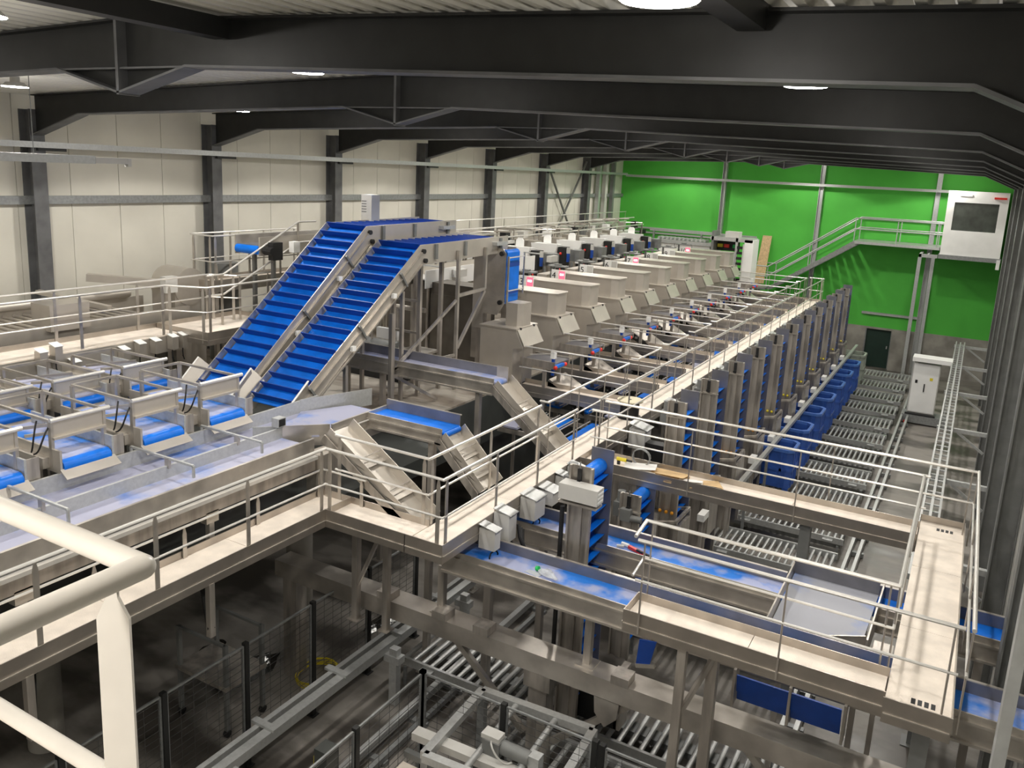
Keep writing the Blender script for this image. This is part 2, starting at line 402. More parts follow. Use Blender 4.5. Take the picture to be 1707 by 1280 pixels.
# guard rails
railing('outer rail at the catwalk near corner, running back to the left', [(-7.62, 1.5), (-7.62, 8.47), (-5.60, 8.47), (-5.60, 12.55)], DZ, 1.0, (.47,))
railing('low knee rail on the far edge of the near left walkway', [(-8.13, 1.5), (-8.13, 8.98), (-7.3, 8.98)], DZ, .42, (), 1.35, .016, down=.05)
railing('inner rail around the catwalk bend beside the three grey chutes', [(-7.9, 9.0), (-6.2, 9.0), (-6.2, 12.35)], DZ, 1.0, (.47,))
railing('rail on the elevator side of the long catwalk', [(-5.56, 13.42), (-5.56, YEND), (-6.16, YEND)], DZ, 1.0, (.47,), 1.4)
railing('far rail of the cross walkway with cardboard', [(-5.42, 13.36), (.48, 13.36)], DZ, 1.0, (.52,), 1.9, thin=True)
railing('near rail of the cross walkway with cardboard', [(-5.38, 12.70), (-.12, 12.70)], DZ, 1.0, (.52,), 1.9, thin=True)
railing('inner rail of the nearest cross walkway, bent around its left end', [(-2.90, 8.35), (-2.95, 8.84), (-.2, 8.84), (-.2, 12.70)], DZ, 1.0, (.52,), 1.9, thin=True)
railing('outer rail of the nearest cross walkway at the lower right', [(-2.84, 8.28), (.41, 8.28)], DZ, 1.0, (.52,), 1.6, thin=True)
railing('outer rail beside the right wall', [(.48, 8.28), (.48, 13.40)], DZ, 1.0, (.52,), 1.7, thin=True)
# stub walkways between hopper machines, each with its own bent rail
AK = [16.5+PITCH_Y*k for k in range(11)]
for k, a in enumerate(AK):
    walkway('%s narrow stub walkway from the catwalk towards the hopper machines' % ORD[k], -9.0, XA-.012, a, a+.5, DZ, 'x', 1.4, (0, 0, 1, 1), 'stub walkways')
    prev = 12.62 if k == 0 else AK[k-1]+.5
    end = -8.9 if k == 0 else -9.35
    railing('bent rail guarding the %s stub walkway between hopper machines' % ORD[k], [(end, a-.02), (-6.2, a-.02), (-6.2, prev), (-6.36, prev)], DZ, 1.0, (.50,), 1.5, .020, group='stub walkway rails', thin=True)
# legs under the walkways
def leg(label, x, y, z0, z1, w=.10, m=STEELD, braces=(), name='support_leg', group='support legs'):
    t = thing(name, label, 'support', (x, y, z0), group)
    MB().box(x-w/2, x+w/2, y-w/2, y+w/2, z0, z1).build('leg', m, t); MB().box(x-w, x+w, y-w, y+w, z0, z0+.015).build('foot_plate', m, t)
    for p, q in braces: MB().bar(p, q, .05, .05).build('brace', m, t)
    return t
leg('square leg under the short walkway, left of the pair', -7.42, 8.93, 1.7, 3.33, .10, braces=[((-7.40, 8.93, 2.25), (-6.95, 8.93, 3.25))])
leg('square leg under the short walkway, right of the pair', -6.85, 8.93, 1.7, 3.33, .09)
leg('square post under the nearest cross walkway with a stub brace', -2.25, 8.40, 0, 3.33, .10, braces=[((-2.25, 8.40, 2.4), (-1.9, 8.7, 3.3))])
leg('second post under the nearest cross walkway, behind the first', -1.97, 8.72, 0, 3.33, .12)
leg('grey post under the cross walkway with cardboard, among the rollers', -1.72, 12.9, 0, 3.33, .16, COLR)
leg('dark post under the walkway by the right wall, lower right corner', .2, 8.6, 0, 3.33, .16, COLR)
leg('dark post under the right wall walkway at its far end', .2, 13.2, 0, 3.33, .16, COLR)
for k in range(6):
    leg('%s square leg under the long catwalk' % ORD[k], -5.9, 10.3+k*5.2, 0, 3.33, .12, STEELD, group='catwalk legs')

# ------------------------------------------------------------------ tall bucket elevators
EX0, EX1, EW = -4.50, -4.15, .72
def flight_mb():
    b = MB(); b.prism([(0, 0), (.165, .05), (.167, .065), (0, .025)], 'y', 0, EW-.06); return b
def elevator(y, ztop, label, drive):
    t = thing('bucket_elevator', label, 'elevator', (EX0, y, .5), 'tall bucket elevators')
    # near side plate: rolled channel with a raised centre and two flanges
    b = MB(); b.box(EX0, EX1, y, y+.02, .5, ztop); b.box(EX0, EX0+.03, y-.05, y, .5, ztop); b.box(EX1-.03, EX1, y-.05, y, .5, ztop)
    b.box(EX0+.12, EX1-.13, y-.03, y, .5, ztop-.28); b.build('near_side_plate', STEELD, t)
    MB().box(EX0-.01, EX1+.01, y-.055, y+.02, ztop-.30, ztop-.275).build('cross_seam', STEEL, t)
    MB().box(EX0, EX1, y+EW-.02, y+EW, .5, ztop+.06).build('far_side_plate', BLUEWALL, t)
    bl = MB().box(EX1-.26, EX1-.22, y+.02, y+EW-.02, .5, ztop-.2).build('belt', FLIGHT, t)
    b = MB(); b.tube((EX1-.20, y+.02, ztop-.2), (EX1-.20, y+EW-.02, ztop-.2), .11, 14); drive and b.build('head_roller', BLUE, t, True)
    me = cmesh('elevator_flight', flight_mb, BLUE)
    z = ztop-.36
    while z > .7:
        inst(me, 'flight', bl, (EX1-.22, y+.03, z)); z -= .235
    b = MB(); b.box(EX0+.13, EX0+.19, y-.06, y-.03, ztop-.26, ztop-.02); b.tube((EX0+.16, y-.09, ztop-.22), (EX0+.16, y-.03, ztop-.22), .035, 10); b.build('belt_tensioner', BLACK, t)
    MB().tube((EX0+.16, y-.045, ztop-.1), (EX0+.16, y-.045, ztop+.07), .01, 6).build('tension_rod', GALVD, t)
    b = MB(); b.box(EX0-.22, EX0-.02, y+.25, y+.55, ztop-.55, ztop-.3); b.tube((EX0-.12, y+.35, ztop-.3), (EX0-.12, y+.35, ztop-.12), .07, 10); b.build('gear_motor', COLR, t)
    if drive == 1:
        MB().box(EX0-.04, EX1+.19, y-.28, y-.06, ztop-.42, ztop-.20).build('drive_cover', LGREY, t)
        MB().box(EX0-.04, EX1+.18, y-.28, y-.06, ztop-.48, ztop-.45).build('cover_tray', STEEL, t)
        for i in range(3): MB().box(EX1+.19, EX1+.195, y-.26, y-.08, ztop-.39+i*.06, ztop-.365+i*.06).build('vent_slot', WHITE, t)
    if drive == 2:
        b = MB(); b.box(EX0+.06, EX0+.24, y-.16, y-.06, ztop-.42, ztop-.22); b.tube((EX0+.24, y-.11, ztop-.36), (EX0+.42, y-.11, ztop-.36), .055, 10); b.build('drive_motor', COLR, t, True)
    if drive == 0:
        for i, dx in enumerate((.05, .17, .28)):
            b = MB(); b.ball((EX0+dx, y-.10, 2.42), .035, 8, 5); b.build('sensor_head', ORANGE if y < 21 else YELLOW, t, True)
    return t
for k in range(13):
    y = 10.0+PITCH_Y*k; z = 4.52; dr = 0
    if k == 0: lab = 'nearest bucket elevator with a ribbed grey drive cover, blue flights'; dr = 1
    elif k == 1: lab = 'low bucket elevator in front of the cross walkway, grey drive motor'; dr = 2; z = 3.42
    else: lab = '%s tall bucket elevator with blue flights behind the cross walkway' % ORD[k-2]
    elevator(y, z, lab, dr)
    # weighing frame in front of each elevator, toward the bins
    if k >= 2:
        t = thing('weigh_frame', 'small steel weigh frame at the foot of the %s elevator behind the cross walkway' % ORD[k-2], 'frame', (-4.1, y-.1, .6), 'weigh frames')
        for yy in (y-.25, y+.55):
            MB().box(-4.12, -4.06, yy, yy+.05, .6, 2.3).build('upright', STEELD, t); MB().box(-4.52, -4.46, yy-.3, yy-.25, .6, 2.3).build('upright', STEELD, t)
            MB().bar((-4.5, yy-.27, 2.32), (-4.09, yy+.02, 2.32), .06, .05).build('arm', STEELD, t)
        MB().bar((-4.09, y-.25, 2.32), (-4.09, y+.58, 2.32), .05, .06).build('front_bar', STEELD, t)
        MB().box(-4.12, -3.98, y-.75, y-.4, 1.78, 1.92).build('indicator_box', WHITE, t); MB().box(-4.09, -4.04, y-.6, y-.55, .6, 1.78).build('indicator_post', STEELD, t)
        MB().box(-4.12, -4.04, y-.2, y+.5, 1.2, 2.2).build('guard_sheet', STEELD, t)
# ------------------------------------------------------------------ bulk bins
def bin_mesh(m, mr, label, y, cat='bin'):
    x0, x1, y0, y1, z0, z1, c = -4.45, -3.38, y, y+1.03, .66, 1.70, .13
    t = thing('bulk_bin', label, cat, (x0, y0, z0), 'bulk bins')
    def ring(i): return [(x0+i+c, y0+i), (x1-i-c, y0+i), (x1-i, y0+i+c), (x1-i, y1-i-c), (x1-i-c, y1-i), (x0+i+c, y1-i), (x0+i, y1-i-c), (x0+i, y0+i+c)]
    b = MB(); vs = [(p[0], p[1], z) for z in (z0, z1) for p in ring(0.03)] + [(p[0], p[1], z) for z in (z1, z0+.06) for p in ring(.07)]
    fs = []
    for a in range(3):
        for i in range(8): fs.append((a*8+i, a*8+(i+1) % 8, (a+1)*8+(i+1) % 8, (a+1)*8+i))
    fs += [tuple(range(7, -1, -1)), tuple(range(24, 32))]
    b.add(vs, fs); b.build('bin_body', m, t)
    b = MB(); vs = [(p[0], p[1], z) for i, z in ((0, z1-.07), (0, z1+.01), (.075, z1+.01), (.075, z1-.07)) for p in ring(i)]
    b.add(vs, [(a*8+i, a*8+(i+1) % 8, ((a+1) % 4)*8+(i+1) % 8, ((a+1) % 4)*8+i) for a in range(4) for i in range(8)]); b.build('rim', mr, t)
    b = MB(); vs = [(p[0], p[1], z) for i, z in ((.005, z0+.45), (.005, z0+.53), (.04, z0+.53), (.04, z0+.45)) for p in ring(i)]
    b.add(vs, [(a*8+i, a*8+(i+1) % 8, ((a+1) % 4)*8+(i+1) % 8, ((a+1) % 4)*8+i) for a in range(4) for i in range(8)]); b.build('belt_rib', m, t)
    for yy in (y0+.2, y0+.5, y0+.78): MB().box(x1-.035, x1-.01, yy, yy+.05, z0, z1-.07).build('vertical_rib', m, t)
    for xx in (x0+.25, x0+.75): MB().box(xx, xx+.06, y0+.005, y0+.035, z0, z1-.07).build('vertical_rib', m, t)
    for xx, yy in ((x0+.06, y0+.06), (x1-.2, y0+.06), (x0+.06, y1-.2), (x1-.2, y1-.2)): MB().box(xx, xx+.14, yy, yy+.14, z0-.1, z0).build('foot', m, t)
    return t
for k in range(7): bin_mesh(BIN, BINRIM, '%s blue plastic bulk bin in the row, counted from the cross walkway' % ORD[k], 21.37+PITCH_Y*k)
bin_mesh(GBIN, GBIN, 'grey green bulk bin at the far end of the bin row', 21.37+PITCH_Y*7)
t = thing('bin_guide_beam', 'long pale beam along the left side of the bins', 'beam', (-3.55, 26, 1.75))
MB().box(-3.97, -3.87, 17.4, 37.6, 1.74, 1.84).build('beam', GALV, t)
for k in range(8): MB().box(-3.95, -3.89, 18.72+k*2.06, 18.78+k*2.06, 0, 1.74).build('leg', GALVD, t)

# ------------------------------------------------------------------ roller lanes
def roller_mb(L, r):
    def f():
        b = MB(); b.tube((0, 0, 0), (0, L, 0), r, 9); return b
    return f
def lane(label, x0, x1, y0, y1, z=.55, pitch=.135, r=.034, group='roller lanes'):
    t = thing('roller_conveyor', label, 'conveyor', (x0, y0, 0), group)
    for y in (y0-.05, y1): MB().box(x0, x1, y, y+.05, z-.12, z+.02).build('side_rail', GALV, t)
    n = int((x1-x0)/pitch); me = cmesh('roller_%.2f' % (y1-y0), roller_mb(y1-y0, r), GALV, True)
    for i in range(n): inst(me, 'roller', t, (x0+(i+.5)*(x1-x0)/n, y0, z-r))
    for x in (x0+.1, x1-.14):
        for y in (y0-.04, y1+.01): MB().box(x, x+.05, y, y+.04, 0, z-.17).build('leg', GALVD, t)
    MB().box(x0+.1, x1-.1, (y0+y1)/2-.12, (y0+y1)/2+.12, .12, .22).build('drive_box', COLR, t)
    for x in (x0+.5, x1-.45): MB().box(x, x+.22, y0-.16, y0-.05, z-.06, z-.02).build('stop_plate', GALV, t)
    return t
for k in range(13):
    yc = 13.66+PITCH_Y*k
    lane('%s roller lane in the row of lanes, counted from the cross walkway' % ORD[k], -4.55, -1.72, yc-.62, yc+.55)
lane('broad roller lane under the nearest cross walkway, running across', -7.4, .2, 10.05, 11.65, .5, .17, .04)
lane('roller lane at the bottom edge behind the mesh fence', -5.2, -.3, 8.35, 9.75, .42, .19, .045)
t = thing('guide_rail', 'double steel guide rail on the floor at the right ends of the roller lanes', 'rail', (-1.5, 26, 0))
for x in (-1.62, -1.42): MB().box(x, x+.07, 11.0, 40.3, .10, .30).build('rail', GALV, t)
for k in range(28): MB().box(-1.66, -1.30, 11.3+k*1.05, 11.4+k*1.05, .02, .12).build('rail_clip', GALVD, t)

# ------------------------------------------------------------------ belt conveyors
def conveyor_x(name, label, x0, x1, y0, y1, z, belt, wall=.18, skirt=.26, legs=(), legz=2.1, group='belt conveyors', ends=True, wm=BLUEWALL):
    """trough conveyor running across the hall; belt height z"""
    t = thing(name, label, 'conveyor', (x0, y0, z-skirt), group)
    MB().box(x0, x1, y0, y1, z-.03, z).build('belt', belt, t)
    b = MB(); b.box(x0, x1, y0-.02, y0, z-skirt, z+wall*.35); b.box(x0, x1, y0-.05, y0-.02, z-.06, z-.03); b.box(x0, x1, y0-.05, y0-.02, z-skirt, z-skirt+.03); b.build('near_side_wall', STEEL, t)
    b = MB(); b.box(x0, x1, y1, y1+.02, z-skirt, z+wall); b.build('far_side_wall', wm, t)
    MB().box(x0, x1, y1+.02, y1+.06, z+wall-.02, z+wall).build('far_flange', STEEL, t)
    if ends:
        for x in (x0, x1):
            b = MB(); b.tube((x, y0+.02, z-.055), (x, y1-.02, z-.055), .05, 12); b.build('end_roller', belt, t, True)
    for x in legs:
        MB().box(x-.05, x+.05, y0+.05, y0+.15, legz, z-skirt+.02).build('leg', STEELD, t)
        b = MB(); b.box(x-.13, x+.13, y0-.02, y0+.24, legz, legz+.02); b.box(x-.13, x-.11, y0-.02, y0+.24, legz-.09, legz); b.box(x+.11, x+.13, y0-.02, y0+.24, legz-.09, legz); b.build('clamp_foot', STEEL, t)
    return t
conveyor_x('belt_conveyor', 'blue belt conveyor with a plastic bag on it, passing under the catwalk corner', -6.05, 1.15, 9.18, 9.66, 3.1, WORN, .14, .30, (-6.4+.3, -3.75), 2.08)
conveyor_x('belt_conveyor', 'second dusty blue belt conveyor behind the nearest elevator', -6.0, -1.64, 10.62, 11.06, 3.1, WORN, .16, .28, (-5.2,), 0, ends=True)
t = conveyor_x('belt_conveyor', 'short blue conveyor piece reaching the right wall', -.5, 1.15, 11.08, 11.52, 3.06, BLUE, .16, .28, (.75,), 0)
# wide settling table between them
t = thing('transfer_table', 'wide pale blue transfer table between two belt conveyors', 'table', (-1.6, 9.7, 2.7))
MB().plate([(-1.60, 9.95, 3.06), (-.55, 9.95, 3.06), (-.50, 11.48, 3.10), (-1.60, 11.48, 3.10)], .03).build('belt_surface', GREYBELT, t)
MB().box(-1.62, -.50, 11.48, 11.50, 2.9, 3.30).build('far_wall', BLUEWALL, t)
MB().plate([(-1.63, 9.72, 3.22), (-1.63, 11.5, 3.26), (-1.63, 11.5, 2.85), (-1.63, 9.72, 2.85)], .02).build('left_wall', STEEL, t)
MB().plate([(-.50, 10.1, 3.14), (-.46, 11.5, 3.28), (-.46, 11.5, 2.85), (-.50, 10.1, 2.85)], .02).build('right_wall', STEEL, t)
MB().plate([(-1.18, 9.70, 3.18), (-.52, 10.12, 3.18), (-.52, 10.12, 2.96), (-1.18, 9.70, 2.96)], .02).build('diverter_plate', STEEL, t)
for x in (-1.55, -.6): MB().box(x, x+.07, 10.6, 10.67, 0, 2.95).build('leg', STEELD, t)
t = thing('side_tray', 'small steel tray on edge beside the transfer table', 'tray', (-.33, 10.25, 2.9))
MB().plate([(-.42, 10.02, 3.02), (-.2, 10.02, 3.02), (-.2, 10.3, 3.06), (-.42, 10.3, 3.06)], .015).build('tray_base', STEEL, t); MB().box(-.42, -.2, 10.0, 10.02, 3.0, 3.1).build('tray_lip', STEEL, t); MB().box(-.34, -.28, 10.1, 10.16, 0, 3.02).build('stand', STEELD, t)
t = thing('blue_curtain', 'dark blue belt curtain hanging under the nearest cross walkway', 'curtain', (-1.7, 8.98, 2.45))
MB().plate([(-1.74, 8.98, 2.84), (-.58, 8.98, 2.84), (-.58, 9.04, 2.60), (-1.74, 9.04, 2.60)], .02).build('curtain', FLIGHT, t)
MB().plate([(-1.74, 9.06, 2.66), (-.58, 9.06, 2.66), (-.58, 9.12, 2.45), (-1.74, 9.12, 2.45)], .02).build('return_belt', FLIGHT, t)
for x in (-1.78, -1.15, -.56): MB().box(x, x+.03, 8.95, 9.15, 2.42, 2.9).build('hanger_plate', STEELD, t)
t = thing('blue_end_flap', 'small dark blue flap at the end of the beam conveyor', 'flap', (-3.1, 8.95, 2.4))
MB().plate([(-2.98, 9.06, 2.83), (-2.76, 9.06, 2.86), (-2.82, 9.06, 2.54), (-3.0, 9.06, 2.48)], .02).build('flap', FLIGHT, t); MB().box(-2.90, -2.84, 9.06, 9.22, 2.78, 2.86).build('hanger', STEELD, t); MB().bar((-3.0, 9.06, 2.46), (-2.76, 9.06, 2.53), .06, .05).build('lower_edge', STEEL, t)

# beam across the hall under the blue conveyor
t = thing('cross_beam', 'broad stainless beam across the hall under the blue conveyor', 'beam', (-4.4, 9.3, 0))
b = MB(); b.box(-9.25, .9, 9.10, 9.42, 2.05, 2.08); b.box(-9.25, .9, 9.08, 9.10, 1.80, 2.08); b.box(-9.25, .9, 9.42, 9.44, 1.80, 2.08); b.build('beam', STEEL, t)
for x in (-9.0, -4.4, -.55): MB().box(x-.14, x+.14, 9.15, 9.40, 0, 1.80).build('column', STEELD, t); 
for x in (-4.4, -.55): MB().box(x-.2, x+.2, 9.1, 9.44, 1.55, 1.80).build('head', STEELD, t)
for p, q in (((-5.8, 9.2, 1.80), (-4.6, 9.2, .75)), ((-3.05, 9.2, 1.80), (-4.2, 9.2, .75)), ((-1.6, 9.2, 1.80), (-.7, 9.2, .9))): MB().bar(p, q, .07, .09).build('diagonal_strut', STEEL, t)
for x in (-7.0, -6.0, -5.3, -3.2): MB().box(x-.12, x+.12, 9.05, 9.3, 2.08, 2.20).build('clamp_bracket', STEELD, t)
b = MB(); b.prism([(-3.55, 1.78), (-3.20, 1.78), (-3.22, 1.55), (-3.38, 1.38), (-3.53, 1.55)], 'y', 9.10, 9.14); b.build('funnel_plate', STEEL, t)

# grey troughs dropping beside the catwalk
def trough(label, y, x0, z0, x1, z1, w=.42, kinks=2):
    """sloped chute falling towards +x"""
    t = thing('chute', label, 'chute', (x0, y, z1), 'grey chutes'); d = Vector((x1-x0, 0, z1-z0)); L = d.length; d.normalize(); n = Vector((-d.z, 0, d.x))
    if n.z < 0: n = -n
    p = Vector((x0, y, z0)); q = Vector((x1, y, z1)); W = Vector((0, w, 0))
    MB().plate([p, q, q+W, p+W], .015).build('floor_plate', STEELB, t)
    MB().plate([p, q, q+n*.13, p+n*.13], .012).build('near_wall', STEELB, t); MB().plate([p+W, q+W, q+W+n*.16, p+W+n*.16], .012).build('far_wall', STEELB, t)
    MB().plate([p-Vector((0, .03, 0)), q-Vector((0, .03, 0)), q-Vector((0, .03, 0))-n*.13, p-Vector((0, .03, 0))-n*.13], .02).build('side_skirt', STEELD, t)
    for i in range(kinks):
        u = (i+1)/(kinks+1); c = p+d*L*u
        MB().tube(c+n*.12, c+W+n*.12, .010, 6).build('cross_rod', STEELD, t)
        MB().plate([c+n*.02, c+d*.16+n*.06, c+d*.16+n*.06+W, c+n*.02+W], .012).build('brake_plate', STEELB, t)
    return t
trough('nearest grey chute dropping from the angled table beside the catwalk bend', 9.05, -8.12, 4.46, -6.45, 3.36, .50)
trough('middle grey chute dropping from a short blue conveyor beside the catwalk', 10.42, -6.98, 4.28, -6.22, 3.52, .52)
trough('far grey chute dropping from the conveyor under the steep machine', 13.2, -7.66, 4.44, -6.30, 3.32, .50)
t = conveyor_x('belt_conveyor', 'short bright blue conveyor feeding the middle grey chute', -8.45, -6.95, 10.42, 10.92, 4.36, BLUE, .17, .20, (-7.2,), 0)
t = conveyor_x('belt_conveyor', 'dusty conveyor running out from under the steep cleated conveyors', -11.2, -7.66, 13.2, 13.66, 4.50, LILAC, .18, .26, (-10.4, -8.05), 0)
tag(MB().box(-7.85, -7.6, 13.62, 13.64, 4.4, 4.72).build('end_guard', STEEL), 'small upright guard at the end of the dusty conveyor', 'guard')

# ------------------------------------------------------------------ long double lane sorting conveyor on the left
t = thing('sorting_conveyor', 'long double lane sorting conveyor with dusty pale blue belts', 'conveyor', (-9.0, 5, 4.0))
yE = 9.0
MB().box(-9.70, -9.02, 1.0, 10.15, 4.20, 4.23).build('left_belt', LILAC, t); MB().box(-8.98, -8.36, 1.0, yE, 4.20, 4.23).build('right_belt', LILAC, t)
MB().box(-9.02, -8.98, 1.0, 9.0, 4.15, 4.40).build('lane_divider', GALV, t)
MB().box(-9.74, -9.70, 1.0, 10.6, 4.02, 4.44).build('left_wall', GALV, t)
b = MB(); b.box(-8.36, -8.32, 1.0, yE, 4.12, 4.36); b.build('right_wall', STEEL, t)
MB().box(-8.32, -8.24, 1.0, yE, 4.05, 4.10).build('right_flange', RAIL, t); MB().box(-8.34, -8.30, 1.0, yE, 3.86, 4.08).build('right_skirt', STEELD, t)
for y in (3.5, 5.21, 6.93, 8.12):
    b = MB(); b.bar((-9.75, y, 4.50), (-8.50, y, 4.50), .03, .03); b.bar((-8.50, y, 4.50), (-8.50, y, 4.34), .03, .03); b.bar((-9.75, y, 4.50), (-9.75, y, 4.40), .03, .03); b.build('cross_bar', GALV, t)
    MB().box(-9.04, -8.96, y-.02, y+.02, 4.36, 4.50).build('divider_clamp', STEEL, t)
for y in (4.55, 7.05):
    MB().box(-8.42, -8.30, y-.1, y+.1, 3.72, 3.88).build('leg_bracket', STEELB, t); MB().box(-8.40, -8.32, y-.04, y+.04, 3.28, 3.72).build('leg', STEELB, t)
for y in (3.0, 6.0, 8.9): MB().box(-9.6, -9.5, y-.04, y+.04, 3.28, 4.05).build('leg', STEELD, t)
MB().box(-9.66, -8.42, 1.2, yE-.1, 3.93, 4.12).build('frame', PIT, t)
t = thing('angled_table', 'angled pale blue belt table at the end of the sorting conveyor', 'table', (-9.2, 9.9, 4.0))
MB().plate([(-9.70, 10.16, 4.25), (-9.0, 9.05, 4.25), (-8.6, 9.40, 4.25), (-8.46, 11.0, 4.25), (-9.3, 11.0, 4.25)], .03).build('belt_surface', LILAC, t)
b = MB(); b.plate([(-9.0, 9.02, 4.42), (-8.5, 9.55, 4.42), (-8.5, 9.55, 4.08), (-9.0, 9.02, 4.08)], .02); b.build('diverter_wall', STEEL, t)
b = MB(); b.plate([(-9.35, 8.75, 4.40), (-9.0, 9.02, 4.42), (-9.0, 9.02, 4.2), (-9.35, 8.75, 4.2)], .02); b.build('lead_in_plate', GALV, t)
MB().plate([(-9.72, 10.15, 4.46), (-9.25, 11.5, 4.46), (-9.25, 11.5, 4.15), (-9.72, 10.15, 4.15)], .02).build('far_wall', GALV, t)
MB().box(-8.48, -8.44, 9.55, 11.05, 4.0, 4.42).build('near_wall', STEEL, t)
MB().tube((-8.40, 9.6, 4.30), (-8.40, 10.95, 4.30), .015, 8).build('guide_rod', RAIL, t, True)
MB().box(-8.44, -8.36, 9.6, 10.98, 4.02, 4.16).build('side_housing', STEEL, t)
MB().box(-8.42, -8.2, 10.85, 11.05, 4.12, 4.34).build('drive_head', COLR, t)
b = MB(); b.box(-9.10, -8.96, 8.90, 9.06, 4.42, 4.56); b.build('sensor_box', GALV, t); MB().box(-8.965, -8.955, 8.915, 9.045, 4.435, 4.545).build('sensor_window', BLACK, t)
MB().box(-8.5, -8.2, 9.02, 9.4, 3.2, 4.1).build('chute_hood', STEELB, t)
for x, y in ((-9.3, 9.6), (-8.6, 10.6)): MB().box(x-.05, x+.05, y-.05, y+.05, 3.28, 4.2).build('leg', STEELD, t)

# ------------------------------------------------------------------ inspection tables
def cable(pts, r=.012):
    b = MB(); P = [Vector(p) for p in pts]; n = 8; out = []
    for i in range(n+1):
        u = i/n; a, c, d, e = P
        out.append(a*(1-u)**3+c*3*u*(1-u)**2+d*3*u*u*(1-u)+e*u**3)
    b.path(out, r, 6); return b
def table(label, x0, x1, y0, y1, z, front, fh=.5):
    t = thing('inspection_table', label, 'conveyor', (x0, y0, z-.4), 'inspection tables')
    b = MB(); b.box(x0, x1-.10, y0+.03, y1-.03, z-.03, z); b.build('belt', WORN if front else LILAC, t)
    b = MB(); b.tube((x1-.10, y0+.03, z-.10), (x1-.10, y1-.03, z-.10), .10, 16); b.build('end_roller', BLUE, t, True)
    for i, y in enumerate((y0, y1)):
        b = MB(); b.box(x0, x1-.02, y-.015, y+.015, z-.16, z+.16 if i else z+.14); b.build('side_wall', GALV if i else STEELB, t)
    MB().box(x0+.2, x1-.25, y0-.10, y0-.015, z-.12, z+.02).build('side_skirt', STEELB, t)
    MB().plate([(x1-.02, y0-.02, z-.10), (x1+.12, y0-.02, z-.20), (x1+.12, y1+.02, z-.20), (x1-.02, y1+.02, z-.10)], .015).build('drip_lip', STEELB, t)
    # overhead lighting frame
    a0, a1 = x0+.30, x1-.18; zz = z+fh
    for y in (y0+.0, y1-.0): MB().bar((a0, y, zz), (a1, y, zz), .035, .035).build('frame_bar', STEEL, t)
    MB().bar((a0, y0, zz), (a0, y1, zz), .035, .035).build('frame_bar', STEEL, t)
    MB().tube((a1, y0-.02, zz+.01), (a1, y1+.08, zz+.01), .03, 10).build('light_tube', RAIL, t, True)
    b = MB(); b.box(a1-.02, a1, y0, y1, zz-.22, zz-.02); b.box(a1-.02, a1+.05, y0, y1, zz-.24, zz-.21); b.build('light_shield', STEELB, t)
    for x, y in ((a0, y0), (a0, y1), (a1-.02, y0), (a1-.02, y1)): MB().box(x-.03, x+.03, y-.02, y+.02, z-.1, zz-.01).build('frame_post', STEEL, t)
    for x in (a0+.35, a0+.75): MB().bar((x, y0, z+.18), (x+.3, y1, z+.18), .03, .04).build('deflector_bar', STEEL, t)
    cable([(a1-.05, y0-.01, zz-.08), (a1+.02, y0-.16, zz-.2), (a1-.05, y0-.13, zz-.4), (a1-.25, y0-.10, zz-.46)]).build('cable', CABLE, t, True)
    cable([(a1-.30, y0-.01, zz-.05), (a1-.18, y0-.12, zz-.12), (a1-.2, y0-.14, zz-.38), (a1-.3, y0-.10, zz-.44)]).build('cable', CABLE, t, True)
    b = MB(); b.box(x1-.42, x1-.12, y1+.02, y1+.20, z-.12, z-.10); b.box(x1-.12, x1-.10, y1+.02, y1+.22, z-.28, z+.12); b.box(x1-.42, x1-.12, y1+.18, y1+.20, z-.28, z-.02); b.build('gear_bracket', STEELD, t)
    b = MB(); b.box(x1-.35, x1-.15, y1+.03, y1+.16, z-.42, z-.20); b.build('motor', BLACK, t)
    for x in (x0+.3, x1-.5):
        for y in (y0+.05, y1-.05): MB().box(x-.03, x+.03, y-.03, y+.03, 3.28, z-.1).build('leg', STEELD, t)
    return t
FT = ('nearest inspection table at the left edge, cut off by the frame', 'inspection table second from the left edge, front row', 'inspection table third from the left edge, front row', 'inspection table of the front row beside the steep blue conveyors')
for i, y in enumerate((4.72, 5.89, 7.05, 8.20)): table(FT[i], -11.5, -9.66, y, y+.72, 4.60, True)
BT = ('back row inspection table at the left edge', 'back row inspection table in the middle', 'back row inspection table closest to the beige side platform')
for i, y in enumerate((6.0, 7.15, 8.32)): table(BT[i], -13.45, -11.62, y, y+.74, 4.72, False, .30)

